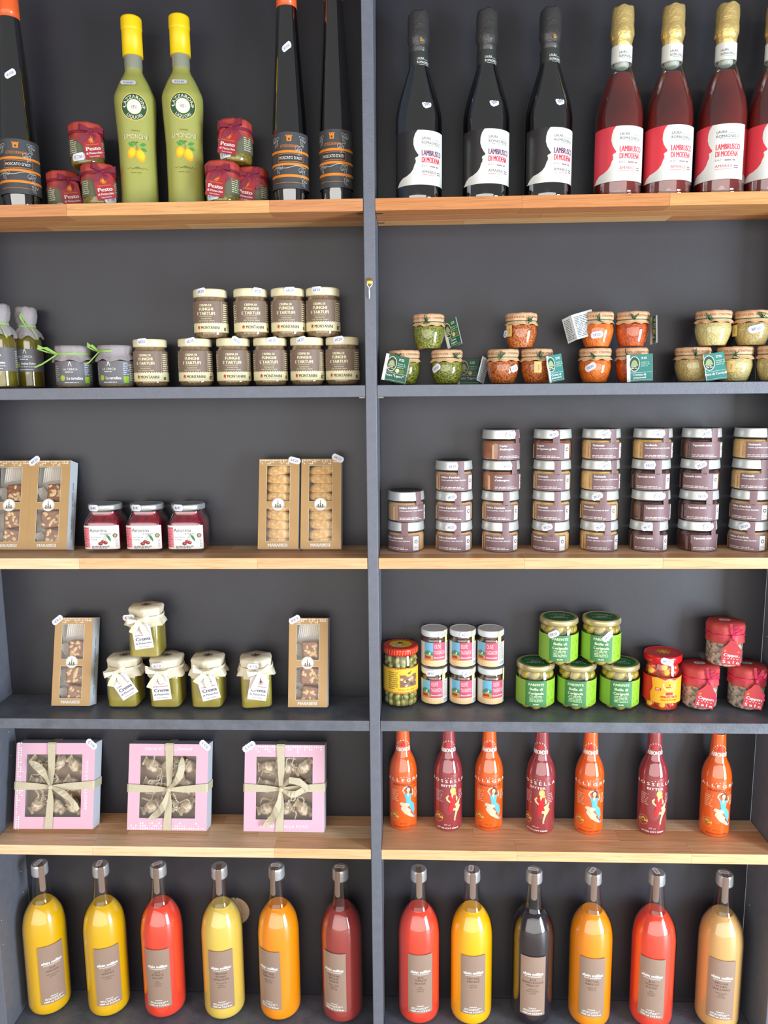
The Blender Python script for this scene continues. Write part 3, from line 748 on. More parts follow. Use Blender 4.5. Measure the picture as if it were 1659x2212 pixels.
# ================================================================== SECOND SHELF, RIGHT
KR = lambda: mat('kraft_paper', (214, 166, 124), .6, noise=((224, 180, 140), 40, .3), bump=(140, .5))
TW = lambda: mat('green_twine', (48, 96, 62), .7)
def pot(name, col, col2, nz, seed, twine=True, mark=True):
    jar = lathe('glass_jar', [(.014, .0015), (.0205, 0, .003), (.0225, .003), (.0265, .014, .01), (.0302, .030, .012), (.0285, .042, .008), (.0262, .047)], GLASS(), 36)
    con = lathe('filling', [(0, .003), (.0195, .002, .003), (.0215, .004), (.0255, .014, .01), (.0291, .030, .012), (.0275, .041), (0, .045)], mat(name, col, .4, coat=.2, noise=(col2, nz, .09), bump=(320, 1.0)), 36)
    cv = cover('kraft_cover', [(.0315, .0415, .05), (.0300, .0445, .04), (.0270, .0485, .0), (.0290, .0505, .0), (.0298, .0585, .012), (.0282, .0628, .012), (.010, .0640, 0)], KR(), k=9, seed=seed, poly=11)
    P = [ring('t', .0276, .0485, .0014, TW())]
    if twine:
        rn = random.Random(seed); a = rn.uniform(-.5, .6); x, y = .028 * math.sin(a), -.028 * math.cos(a)
        for k in range(4):
            P.append(tube('t', [(x, y, .0485), (x + rn.uniform(-.006, .008), y - .006, .0485 + rn.uniform(-.004, .012)), (x + rn.uniform(-.004, .01), y - .005, .0485 + rn.uniform(-.006, .01)), (x + .001, y - .001, .048)], .0008, TW(), 5))
    L = Sheet(); L.text('PASTA DI OLIVE CREMA PATE', 0, .001, .0042, C(120, 82, 56), 0, w=.10)
    return [('glass_jar', jar), ('filling', con), ('kraft_cover', cv, [('print', L.mesh('print', cyl(.0302, .052), .003, base=.0003))]), ('twine', joined('twine', P))]
GRN = lambda: C(26, 92, 66)
TEAL = lambda: C(46, 126, 118)
def booklet(fill, title, o, ang, yaw=0, w=.040, h=.048):
    q = .0395
    s = Sheet(); s.rect(-w / 2, -h, w / 2, 0, fill, 0)
    s.disc(-.0085, -.0165, .0092, C(220, 214, 190), 1, 24, .0135); s.disc(-.0085, -.0165, .0080, C(60, 48, 32) if fill == GRN() else C(34, 72, 62), 2, 24, .0122)
    s.poly([(-.015, -.020), (-.0125, -.012), (-.0085, -.009), (-.0045, -.012), (-.002, -.020)], C(150, 170, 120), 3); s.small(-.014, -.0255, -.003, -.0200, 2, C(226, 216, 190), 4)
    s.small(.0035, -.0095, .0165, -.0045, 2, WHITE(), 1, seed=4); s.small(.0025, -.0225, .0175, -.0125, 3, C(160, 180, 160), 1, seed=5)
    if fill == GRN(): s.disc(.004, -.027, .0038, C(216, 206, 150), 1, 14); s.disc(.012, -.027, .0045, C(110, 116, 40), 1, 14, .0034)
    s.rect(-w / 2 + .001, -.0322, w / 2 - .001, -.0318, WHITE(), 1)
    ti = title.split('|')
    for k, t in enumerate(ti): s.text(t, 0, -.0385 - k * .005 + (.0008 if len(ti) > 1 else 0), .0042, WHITE(), 1, w=min(.034, .0026 * len(t)), bold=.0004)
    s.rect(-w / 2 + .001, -.0455, w / 2 - .001, -.0451, WHITE(), 1)
    a, yw = R(ang), R(yaw)
    o = (o[0], o[1], max(o[2], h * math.cos(a) + w / 2 * abs(math.sin(a)) + .0012))
    rt = Vector((math.cos(a) * math.cos(yw), math.sin(yw), math.sin(a))); up = Vector((-math.sin(a), .02, math.cos(a)))
    f = flat(o, rt, up); outl = [(-w / 2, -h), (w / 2, -h), (w / 2, 0), (-w / 2, 0)]
    m1 = s.mesh('b', f, solid=(outl, .0004, PAPER()))
    o2 = Vector(o) + Vector((0, .0016, 0)); rt2 = Vector((math.cos(a) * math.cos(yw + .10), math.sin(yw + .10), math.sin(a)))
    m2 = Sheet().rect(-w / 2 + .0005, -h, w / 2 + .0005, -.0003, PAPER(), 0).mesh('b', flat(o2, rt2, up), solid=(outl, .0004, PAPER()))
    return ('booklet', joined('booklet', [m1, m2]))
def paperback(o, yaw, ang, w=.034, h=.05, fold=0):
    """open leaflet seen from its printed inside"""
    P = []
    for sx, yw in ((-1, yaw - 38), (1, yaw + 22)) if fold else ((1, yaw),):
        a, b = R(ang), R(yw)
        s = Sheet(); x0, x1 = (0, w) if sx > 0 else (-w * .62, 0)
        s.rect(x0, -h, x1, 0, C(212, 218, 222), 0); s.small(x0 + .003, -h + .003, x1 - .003, -.004, 13, C(96, 104, 104), 1, seed=sx + 5)
        P.append(s.mesh('b', flat(o, (math.cos(b), math.sin(b), math.sin(a)), (-math.sin(a), 0, math.cos(a))), solid=([(x0, -h), (x1, -h), (x1, 0), (x0, 0)], .0004, PAPER())))
    return ('booklet', joined('booklet', P))
def ktag(x, z, r=.0292):
    s = Sheet(); s.rect(-.006, -.010, .006, .010, C(222, 184, 110), 0); s.text('SENZA', 0, -.001, .0026, C(90, 60, 30), 1, w=.010, rot=-90)
    return ('paper_tag', Sheet().add(s, x, z).mesh('paper_tag', cyl(lambda q: r, 0), .002, base=.0035))
G = ('basil_pesto_green', (70, 84, 6), (146, 146, 36), 300)
B = ('tomato_olive_cream', (140, 58, 8), (214, 116, 30), 320)
O = ('pepper_cream', (214, 96, 6), (232, 120, 16), 120)
O2 = ('red_pepper_cream', (176, 62, 6), (206, 88, 14), 160)
T = ('artichoke_pate', (168, 146, 86), (196, 176, 112), 420)
T2 = ('pale_artichoke_pate', (186, 170, 104), (206, 192, 128), 420)
CZ = .0642; Zr = ZS[2]
pots = [
 (873, 0, G, 1, -4, [booklet(GRN(), 'Pesto "Ligure"', (-.008, -.037, .048), -12, -4, .044)], 'basil pesto pot, bottom row, with a green booklet hiding its left half'),
 (965, 0, G, 2, 0, [stk('7€60', -.021, .030, 32, cyl(.0304), w=.020, h=.012)], 'basil pesto pot, bottom row, with a price sticker slanting on its left'),
 (926, 1, G, 3, 2, [booklet(GRN(), 'Pesto|Ligure', (.0365, -.012, .047), 14, -50, .036)], 'basil pesto pot standing on the two other basil pots'),
 (1086, 0, B, 4, 3, [stk('6€50', .021, .028, 18, cyl(.0304), w=.017, h=.012), paperback((-.038, -.008, .052), 62, -14, .03, .045)], 'brown-orange cream pot, bottom row, leaflet sticking out to its left'),
 (1158, 0, B, 5, -3, [booklet(TEAL(), 'Crema di|pomodori', (.031, -.026, .047), 9, 38, .034), ktag(.004, .030)], 'brown-orange cream pot, bottom row, green booklet on its right'),
 (1125, 1, B, 6, 5, [ktag(-.024, .031), stk('6€', -.033, .026, 60, cyl(.032), w=.013, h=.010, base=.003)], 'brown-orange cream pot standing on the two other brown-orange pots'),
 (1284, 0, O, 7, 0, [stk('7€80', -.008, .029, 30, cyl(.0304), w=.021, h=.012)], 'bright orange pepper cream pot, bottom row, with a price sticker at its front'),
 (1362, 0, O2, 8, -3, [booklet(TEAL(), 'Crema di|peperoni', (.015, -.036, .050), 3, 6, .044)], 'dark orange pepper cream pot behind a teal booklet, bottom row'),
 (1289, 1, O, 9, 3, [stk('7€60', -.002, .022, 8, cyl(.0304), w=.021, h=.012), paperback((-.048, -.026, .058), -8, 16, .038, .045, 1)], 'orange pepper cream pot, upper row, with an opened leaflet at its left'),
 (1364, 1, O2, 10, -4, [booklet(GRN(), 'Crema', (.036, -.004, .054), 3, -72, .034)], 'orange pepper cream pot, upper row, booklet hanging at its right side'),
 (1494, 0, T, 11, 5, [booklet(TEAL(), 'Paté di Carciofi', (.028, -.033, .048), 9, 10, .034)], 'beige artichoke pate pot, bottom row, with a teal booklet on its right'),
 (1584, 0, T2, 12, -4, [ktag(-.003, .028), paperback((.030, .020, .046), 84, 4, .014, .040)], 'beige artichoke pate pot, bottom row, with a yellow paper tag'),
 (1669, 0, T, 13, 0, [], 'beige artichoke pate pot, bottom row, cut off by the right edge'),
 (1538, 1, T2, 14, 2, [], 'pale beige artichoke pate pot, upper row, left of the two'),
 (1622, 1, T, 15, -2, [stk('8€60', .008, .030, 14, cyl(.0304), w=.025, h=.013), ktag(-.027, .028)], 'beige artichoke pate pot, upper row, with a big price sticker'),
]
for u, lv, cc, sd, ex, extra, lb in pots:
    X = at(u, .060, Zr + lv * CZ)
    sc_ = (1.08, 1.08, 1.0) if 1450 < u < 1650 else (1, 1, 1); yp = {1669: .040, 1494: .064, 1622: .066}.get(u, .060)
    X = at(u, yp, Zr + lv * CZ)
    put(pot(cc[0], cc[1], cc[2], cc[3], sd) + extra, 'cream_pot', lb, 'jar', (X, yp, Zr + lv * CZ), face(X, yp) + R(ex), 'small bellied pots with kraft paper covers', sc_)
s = Sheet(); 
bk = booklet(GRN(), 'Pesto "Ligure"', (0, 0, .0488), 0, 0, .042)
put([('cover_page', bk[1])], 'booklet', 'dark green booklet lying upright in the shade between green and brown pots', 'booklet', (at(1012, .095, Zr), .108, Zr + .0002), 0, None, (1, 1, 1), R(-4))

# ================================================================== THIRD SHELF, LEFT: gold window boxes, cherries
def framed(name, W2, Hh, wins, m, y, t=.0006):
    """card front with real openings; wins=(x0,z0,x1,z1)"""
    xs = sorted({-W2, W2} | {w[0] for w in wins} | {w[2] for w in wins}); zs = sorted({0, Hh} | {w[1] for w in wins} | {w[3] for w in wins})
    P = []
    for a, b in zip(xs, xs[1:]):
        for c, d in zip(zs, zs[1:]):
            if any(a >= w[0] - 1e-6 and b <= w[2] + 1e-6 and c >= w[1] - 1e-6 and d <= w[3] + 1e-6 for w in wins): continue
            P.append(box_mesh('f', a, b, y, y + t, c, d, m))
    return joined(name, P)
def tray(name, W2, Hh, dep, m, t=.0006):
    return joined(name, [box_mesh('f', -W2, -W2 + t, -dep + t, 0, 0, Hh, m), box_mesh('f', W2 - t, W2, -dep + t, 0, 0, Hh, m),
                         box_mesh('f', -W2 + t, W2 - t, -dep + t, 0, 0, t, m), box_mesh('f', -W2 + t, W2 - t, -dep + t, 0, Hh - t, Hh, m), box_mesh('f', -W2 + t, W2 - t, -t, 0, t, Hh - t, m)])
def diamonds(s, x0, x1, z, m, up=-1, rows=3, seed=0, d=.0032):
    rn = random.Random(seed); n = int((x1 - x0) / d)
    for r_ in range(rows):
        for k in range(n + 1):
            if r_ and rn.random() > (.62 if r_ == 1 else .22): continue
            x, zz, q = x0 + k * d, z + up * r_ * d * 1.05, d * (.46 if rn.random() > .3 else .3)
            s.poly([(x - q, zz), (x, zz - q), (x + q, zz), (x, zz + q)], m, 1)
    return s
GOLD = lambda: mat('gold_card', (176, 136, 84), .38, noise=((184, 144, 92), 30, .3))
BW2, BH, BD = .039, .175, .034
wins = [(-.0235, .092, .0215, .1615), (-.0235, .0125 + .002, .0215, .0785)]
def emblem():
    s = Sheet(); k = C(120, 104, 84); s.disc(0, 0, .0125, C(232, 226, 212), 0, 30); s.disc(0, 0, .0118, k, 1, 30); s.disc(0, 0, .0113, C(236, 232, 220), 2, 30)
    s.line([(0, -.006), (0, .0075)], .0012, k, 3)
    for x in (-.0042, 0, .0042): s.disc(x, -.001 + (.002 if x == 0 else 0), .0013, k, 3, 8); s.poly([(x - .002, -.006), (x + .002, -.006), (x + .001, -.001), (x - .001, -.001)], k, 3)
    s.line([(-.0085, -.004), (-.005, -.0068), (0, -.0075), (.005, -.0068), (.0085, -.004)], .0012, k, 3)
    return s
CARDW = lambda: mat('white_card', (208, 212, 216), .5)
def biscuit_mesh(seed):
    rn = random.Random(seed)
    me = blob('biscuit', .0275, .012, .0108, mat('biscuit', (206, 156, 94), .75, noise=((232, 196, 142), 130, .12), bump=(260, .7)), 18, 8, .05, seed, .6)
    return me
NUT = lambda: mat('almond', (222, 190, 142), .6, noise=((204, 164, 110), 90, .3))
def nougat_mesh(seed, w=.034, h=.03):
    rn = random.Random(seed)
    P = [box_mesh('n', -w / 2, w / 2, -.009, .009, 0, h, mat('nut_brittle', (112, 66, 40), .35, coat=.3, noise=((150, 94, 58), 130, .2), bump=(160, .8)), .003)]
    for k in range(14):
        a = blob('a', .0050, .0020, .0028, NUT(), 8, 6, 0, k)
        P.append(moved(a, Matrix.Translation((rn.uniform(-w / 2 + .004, w / 2 - .004), -.0085, rn.uniform(.004, h - .004))) @ Matrix.Rotation(rn.uniform(0, PI), 4, 'Y')))
    return joined('nut_brittle', P)
WAX = lambda: mat('baking_paper', (226, 220, 210), .5, bump=(60, .5))
def frill(w=.03, h=.02, seed=0):
    n = 22; path = [(-w / 2 + w * k / n, .0015 * (1 if k % 2 else -1), h * .35 * math.sin(PI * k / n * .5)) for k in range(n + 1)]
    return band('baking_cup', path, (0, .1, 1), h, WAX(), .0003)
def goldbox(kind, seed):
    fr = framed('front_panel', BW2, BH, wins, GOLD(), -BD)
    s = Sheet(); diamonds(s, -.0365, .0365, BH - .0025, C(236, 232, 220), seed=5)
    s.add(emblem(), -.001, .0865, dl=1); s.text('MARABISSI', -.001, .0045, .0062, WHITE(), 1, w=.037, bold=.0006)
    for x0, z0, x1, z1 in wins:
        for a in ((x0 - .0005, z0 - .0005, x0, z1), (x1, z0, x1 + .0005, z1), (x0, z1, x1, z1 + .0005), (x0, z0 - .0005, x1, z0)): s.rect(*a, C(232, 222, 196), 0)
    pr = s.mesh('printing', flat((0, -BD, 0)), base=.0002)
    fl = joined('window_film', [box_mesh('f', w_[0] - .002, w_[2] + .002, -BD + .0008, -BD + .001, w_[1] - .002, w_[3] + .002, FILM()) for w_ in wins])
    t = tray('box_body', BW2, BH, BD, CARDW())
    sd = Sheet(); sd.small(.02, -.004, .15, .004, 1, C(150, 160, 175), 0, seed=9)
    side = Sheet().add(sd, 0, 0, 90).mesh('side_print', flat((BW2, -BD / 2, 0), (0, 1, 0), (0, 0, 1)), base=.0003)
    kit = [('box_body', t, [('side_print', side)]), ('front_panel', fr, [('printing', pr)]), ('window_film', fl)]
    rn = random.Random(seed)
    if kind == 'biscuit':
        me = [biscuit_mesh(seed * 10 + k) for k in range(4)]; z = .0125
        for k in range(9):
            kit.append(('biscuit', me[k % 4], None, (rn.uniform(-.002, .002), -BD + .014, z), (0, R(rn.uniform(-9, 9)), R(rn.uniform(-6, 6))))); z += .0178
    else:
        for k, (z, h) in enumerate(((.006, .034), (.043, .034), (.095, .034))):
            kit.append(('nut_brittle', nougat_mesh(seed * 7 + k, .042 if k < 2 else .034, h), None, (.006 + rn.uniform(-.002, .003), -BD + .015, z), (0, R(rn.uniform(-7, 7)), 0)))
            kit.append(('baking_cup', frill(.026, .018, k), None, (-.024, -BD + .016, z + .014), (0, R(72), R(10))))
        kit.append(('baking_cup', frill(.044, .03, 5), None, (0, -BD + .02, .145), (R(12), R(8), 0)))
        kit.append(('paper_liner', box_mesh('paper_liner', -.034, .034, -.010, -.0095, .004, .170, mat('liner_paper', (204, 196, 184), .5, bump=(50, .6)))))
    return kit
def lean(kit, u, zs, name, lb, cat, grp, y=.079, ang=15, sc=(1, 1, 1), yaw=0):
    X = at(u, y - .03, zs)
    return put(kit, name, lb, cat, (X, y, zs), R(yaw), grp, sc, R(-ang))
Z3 = ZS[3]
for u, kind, sd, st, lb in (
    (18, 'nut', 1, None, 'gold window box of nut brittle cut off by the left edge of the picture'),
    (103, 'nut', 2, (-.033, .174, 38, '8€20'), 'gold window box of nut brittle beside the sour cherry jars'),
    (601, 'biscuit', 3, (.030, .172, -14, '6€20'), 'gold window box of almond biscuits, the left one of the pair'),
    (693, 'biscuit', 4, (.032, .176, -26, '6€20'), 'gold window box of almond biscuits, the right one, nearer the divider')):
    k = goldbox(kind, sd)
    if st: k.append(stk(st[3], st[0], st[1], st[2], flat((0, -BD - .0004, 0)), None, w=.024, h=.012))
    lean(k, u, Z3, 'biscuit_box' if kind == 'biscuit' else 'nut_brittle_box', lb, 'box', 'gold window boxes', y=.0765)

def hexm(w, h, z0, z1, m, name, r=.006, n=4.5):
    return None
def cherry():
    gl = GLASS(); w = .0355
    jar = lathe('glass_jar', [(.025, .002), (.033, 0, .003), (w, .004, .003), (w, .060, .008), (.0265, .076, .006), (.0265, .084)], clear('jar_glass_thick', refl=.1), 48, n=6)
    con = lathe('cherries_in_syrup', [(0, .006), (.031, .006, .003), (.0335, .010), (.0335, .059, .008), (.0245, .072), (.0245, .079), (0, .079)], mat('cherry_syrup', (84, 6, 22), .18, coat=1, noise=((150, 14, 40), 70, .15)), 48, n=6)
    lid = lathe('lid', [(.0320, .0825), (.0335, .085), (.0335, .0915, .001), (.0325, .0935), (.0305, .0928), (0, .0928)], mat('steel_lid', (200, 204, 204), .28, .6), 40, poly=8)
    L = Sheet(); L.rect(-.034, 0, .034, .046, PAPER(), 0); pk = C(206, 92, 108)
    L.rect(-.034, .003, -.0215, .043, C(216, 128, 136), 1); L.small(-.033, .004, -.0225, .042, 12, C(190, 60, 80), 2, seed=2)
    L.text('Amarena', -.004, .0335, .0072, C(70, 66, 70), 1, w=.033, al='C'); L.text('di Cantiano', .010, .0285, .0036, C(70, 66, 70), 1, w=.020)
    L.line([(-.021 + .0015 * k, .036 + .003 * math.sin(k * .9)) for k in range(7)], .0005, C(90, 86, 88), 1)
    L.text('Sour Cherries', -.0095, .022, .0028, C(70, 70, 74), 1, w=.020); L.text('in Syrup', -.0125, .0175, .0028, C(70, 70, 74), 1, w=.012)
    for x, z, r_ in ((.004, .0145, .0042), (.009, .0125, .0042), (-.001, .0105, .0045)): L.disc(x, z, r_, C(150, 46, 46), 2, 14, r_ * .8); L.disc(x + .001, z + .0012, .0012, C(214, 130, 120), 3, 8)
    L.line([(.004, .018), (.010, .028), (.012, .0285)], .0004, C(90, 90, 50), 2); L.line([(.009, .016), (.011, .028)], .0004, C(90, 90, 50), 2)
    L.poly([(.0115, .0285), (.0165, .026), (.0195, .020), (.0195, .0145), (.015, .019), (.012, .024)], C(52, 128, 66), 2)
    L.disc(.0275, .0265, .0042, C(70, 58, 44), 1, 16); L.disc(.0275, .0265, .0028, C(170, 150, 90), 2, 14)
    L.text('morelli', .0315, .004, .0050, C(160, 130, 120), 1, w=.018, rot=90, al='L'); L.small(-.018, .001, .024, .007, 2, C(60, 60, 64), 1, seed=7)
    lab = L.mesh('label', lambda u, z, o: sup(.0357, 6)(u, z + .0085, o), .004)
    s1 = stk('6€', -.012, .0885, 0, cyl(.0338), w=.022, h=.0125)
    return [('glass_jar', jar), ('cherries_in_syrup', con), ('label', lab), ('lid', lid), s1]
ck = cherry()
for u, lb in ((234, 'square jar of sour cherries beside the nut brittle box'), (323, 'square jar of sour cherries, the middle one of three'), (411, 'square jar of sour cherries, the right one of three')):
    X = at(u, .082, Z3); put(ck, 'cherry_jar', lb, 'jar', (X, .0815, Z3), R(2), 'sour cherry jars')

# ================================================================== THIRD SHELF, RIGHT: stacked spread jars
KINDS = {
 'D': ('Délice d’anchois', "Crème apéritive à base d'anchois", ('anchovy_spread', (196, 152, 108), (206, 166, 124), 60), 'anchovy spread'),
 'C': ('Caviar|d’aubergines', '', ('aubergine_spread', (146, 90, 60), (176, 114, 76), 90), 'aubergine spread'),
 'T': ('Thoïonade', 'Crème apéritive à base de thon', ('tuna_spread', (204, 158, 92), (222, 184, 120), 120), 'tuna spread'),
 'G': ('Compote|de légumes grillés', '', ('vegetable_compote', (132, 70, 30), (160, 92, 44), 120), 'grilled vegetable compote'),
 'S': ('Sardinade', 'Crème apéritive à base de sardines', ('sardine_spread', (196, 150, 82), (216, 176, 104), 120), 'sardine spread'),
 'N': ('Tapenade noire', '', ('black_olive_spread', (66, 36, 32), (92, 52, 44), 120), 'black olive tapenade')}
TK = {}
def spread(k):
    if k in TK: return TK[k]
    ti, sub, cc, _ = KINDS[k]
    jar = lathe('glass_jar', [(.024, .001), (.034, 0, .002), (.0362, .002, .002), (.0362, .033, .004), (.0335, .0375), (.0335, .042)], GLASS(), 40)
    con = lathe('spread', [(0, .002), (.0335, .002, .002), (.0348, .004), (.0348, .032, .003), (.0322, .0365), (0, .0365)], mat(cc[0], cc[1], .42, coat=.2, noise=(cc[2], cc[3], .2), bump=(160, .3)), 40)
    lid = lathe('lid', [(.0340, .0405), (.0355, .0410), (.0358, .0425), (.0345, .0565, .001), (.0335, .0578), (0, .0578)], mat('satin_steel_lid', (206, 208, 204), .36, .45), 40)
    top = lathe('lid_top', [(.0315, .0576), (.0315, .0582), (0, .0582)], mat('dark_lid_print', (56, 44, 44), .4), 32)
    L = Sheet(); br = mat('mauve_brown_label', (124, 94, 97), .5); br2 = br
    L.rect(-.043, 0, .031, .031, br, 0); L.rect(-.0065, .030, .0065, .0335, br, 0)
    L.rect(.0165, .002, .0285, .029, PAPER(), 1); L.disc(.0225, .019, .0036, C(60, 50, 52), 2, 18); L.disc(.0225, .019, .0021, PAPER(), 3, 14); L.small(.018, .0035, .027, .011, 3, C(170, 166, 166), 2)
    tt = ti.split('|')
    L.text(tt[0], -.040, .0245 - (.0 if sub or len(tt) > 1 else .001), .0040, WHITE(), 1, al='L', w=min(.036, .0024 * len(tt[0])), bold=.0004)
    if len(tt) > 1: L.text(tt[1], -.040, .0185, .0038, WHITE(), 1, al='L', w=min(.040, .0023 * len(tt[1])), bold=.0004)
    if sub: L.text(sub, -.040, .0195, .0026, WHITE(), 1, al='L', w=.050, bold=.0002)
    L.small(-.040, .003, .008, .0085, 2, C(222, 214, 210), 1, seed=3)
    L.rect(-.0545, .002, -.0495, .028, mat('see_through_print', (214, 176, 140), .5) if k != 'N' else C(120, 90, 84), 0)
    seal = Sheet().rect(-.0065, .0335, .0065, .0578, br, 0)
    lab = joined('label', [L.mesh('l', cyl(.0363, .0015), .0035), seal.mesh('l', cyl(lambda z: .0352 if z > .039 else .0356), .003, base=.0008),
                           Sheet().rect(-.0065, -.0345, .0065, -.008, br, 0).mesh('l', flat((0, 0, .0582), (1, 0, 0), (0, 1, 0)))])
    TK[k] = [('glass_jar', jar), ('spread', con), ('lid', lid, [('lid_top', top)]), ('label', lab)]
    return TK[k]
cols = [(877, 'DD', (-4, 43)), (980, 'DDD', (12, 12, 23)), (1079, 'DDCC', (18, 20, 45, 60)), (1187, 'TTTG', (2, 20, 18, 12)),
        (1291, 'TTTT', (28, 12, 45, 38)), (1399, 'NNNS', (23, 50, 22, 42)), (1503, 'NNNN', (55, 32, 15, 40)), (1613, 'DDTT', (8, 8, 36, 48))]
ORD = ['leftmost', 'second', 'third', 'fourth', 'fifth', 'sixth', 'seventh', 'rightmost']
LEV = {2: ['bottom', 'top'], 3: ['bottom', 'middle', 'top'], 4: ['bottom', 'second from bottom', 'third from bottom', 'top']}
nost = {(0, 0), (0, 1), (2, 0), (2, 1), (3, 1), (3, 2), (7, 1), (7, 2), (7, 3)}
SH = .0584; rnd = random.Random(5)
Y3 = .0925
for ci, (u, ks, exs) in enumerate(cols):
    X0 = at(u, .088, Z3)
    for j, k in enumerate(ks):
        X = X0 + rnd.uniform(-.0008, .0008); Y = .086 + rnd.uniform(-.001, .001)
        kit = list(spread(k))
        if (ci, j) not in nost:
            kit.append(stk('7€20', -.0135 + rnd.uniform(-.004, .003) + (.004 if exs[j] < 20 else -.001), .0485, rnd.choice((12, 18, 26, 8)), cyl(lambda z: .0356), w=.021, h=.0115, base=.0012))
        nm = 'stack' if ci in (0, 7) else 'stack from the left'
        put(kit, 'spread_jar', '%s jar, %s of the %s %s' % (KINDS[k][3], LEV[len(ks)][j], ORD[ci], nm), 'jar', (X, Y, Z3 + j * SH), face(X, Y) + R(exs[j]), 'stacked spread jars with silver lids')

# ================================================================== FOURTH SHELF, LEFT
Z4 = ZS[4]
for u, kind, sd, st, lb in ((150, 'nut', 6, (-.034, .170, 40, '€8.2'), 'gold window box of nut brittle left of the pistachio cream jars'),
                            (661, 'nut', 8, (-.028, .172, 30, '€8.2'), 'gold window box of nut brittle on the painted shelf, right of the cream jars')):
    k = goldbox(kind, sd); k.append(stk(st[3], st[0], st[1], st[2], flat((0, -BD - .0004, 0)), None, w=.024, h=.012))
    lean(k, u + 4, Z4 + .0003, 'nut_brittle_box', lb, 'box', 'gold window boxes', y=.0765)
CW = lambda: mat('cream_paper', (228, 218, 192), .6, bump=(90, .5))
SR = lambda: mat('cream_satin_ribbon', (240, 226, 200), .32, bump=(700, .15))
def crema(seed, dx, tang, price):
    w = .0315
    jar = lathe('glass_jar', [(.022, .002), (.0285, 0, .003), (w, .004, .003), (w, .070, .006), (.025, .077), (.025, .085)], clear('jar_glass_thick', refl=.1), 48, n=7)
    con = lathe('pistachio_cream', [(0, .004), (.027, .004, .003), (.0298, .007), (.0298, .069, .005), (.024, .075), (0, .075)], mat('pistachio_cream', (162, 148, 46), .4, coat=.2, noise=((146, 130, 44), 45, .3)), 48, n=7)
    cv = cover('paper_cover', [(.0425, .068, .07), (.0395, .075, .07), (.0325, .084, .02), (.0335, .087, 0), (.0355, .099, .0), (.0335, .103, 0), (.012, .1045, 0)], CW(), k=7, seed=seed, poly=6)
    swirl = sun(C(60, 44, 36), 2.4).mesh('print', flat((0, 0, .1047), (1, 0, 0), (0, 1, 0)))
    rb = ring('ribbon_band', .0335, .0845, .005, SR())
    bw = moved(bow(SR(), .0225, .0125, .027, .55, seed, (1, -1)), Matrix.Translation((dx, -.0425, .084)) @ Matrix.Rotation(R(-12 + 9 * (seed % 3)), 4, 'Y'))
    wt, h = .037, .049; gy = C(84, 84, 96)
    s, o = tagcard(wt, h, C(222, 218, 222), [
        lambda s: s.add(sun(C(150, 60, 50), 1.5), .002, -.012, dl=1), lambda s: s.text('Siciliaccentuazioni', 0, -.0225, .0024, C(160, 70, 60), 1, w=.029, bold=.0002),
        lambda s: s.text('Crema', 0, -.0325, .0072, gy, 1, w=.029, bold=.0008), lambda s: s.text('di Pistacchio', 0, -.0395, .0040, gy, 1, w=.031, bold=.0003),
        lambda s: s.text('Tipico Siciliano', 0, -.0455, .0023, gy, 1, w=.021)], .007)
    a = R(tang)
    tg = s.mesh('tag', flat((dx + .003, -.0435, .076), (math.cos(a), 0, math.sin(a)), (-math.sin(a), .03, math.cos(a))), solid=(o, .0005, PAPER()))
    kit = [('glass_jar', jar), ('pistachio_cream', con), ('paper_cover', cv, [('print', swirl)]), ('ribbon_band', rb), ('bow', bw), ('tag', tg)]
    if price: kit.append(stk('€7.0', price[0], price[1], price[2], flat((0, -.0368, 0)), None, w=.023, h=.0115))
    return kit
CH = .1048
for u, lv, sd, dx, ta, ex, pr, lb in (
    (276, 0, 21, -.004, 32, 0, None, 'pistachio cream jar, bottom row, with its tag tilted most'),
    (366, 0, 22, -.006, 6, 0, (-.008, .094, 6), 'pistachio cream jar, bottom row, second from the left, price sticker on its cover'),
    (454, 0, 23, .002, 14, 0, None, 'pistachio cream jar, third of the bottom row, right of the pile'),
    (556, 0, 24, .006, -10, 10, (-.004, .094, -4), 'pistachio cream jar standing apart at the right end of its row'),
    (322, 1, 25, -.003, 8, 2, (-.024, .088, 4), 'pistachio cream jar on top of the two left ones')):
    X = at(u, .078, Z4 + lv * CH); put(crema(sd, dx, ta, pr), 'pistachio_cream_jar', lb, 'jar', (X, .078, Z4 + lv * CH), R(ex), 'pistachio cream jars with cream paper covers')

# ================================================================== FOURTH SHELF, RIGHT
def inring(me, name, n, r, z, seed, tilt=25, jz=.002, lie=1):
    rn = random.Random(seed); out = []
    for k in range(n):
        a = 2 * PI * k / n + rn.uniform(-.12, .12)
        out.append((name, me, None, (r * math.sin(a), -r * math.cos(a), z + rn.uniform(-jz, jz)), (R(rn.uniform(-tilt, tilt)), R(rn.uniform(-tilt, tilt)) + lie * R(90 if k % 2 else 60), a)))
    return out
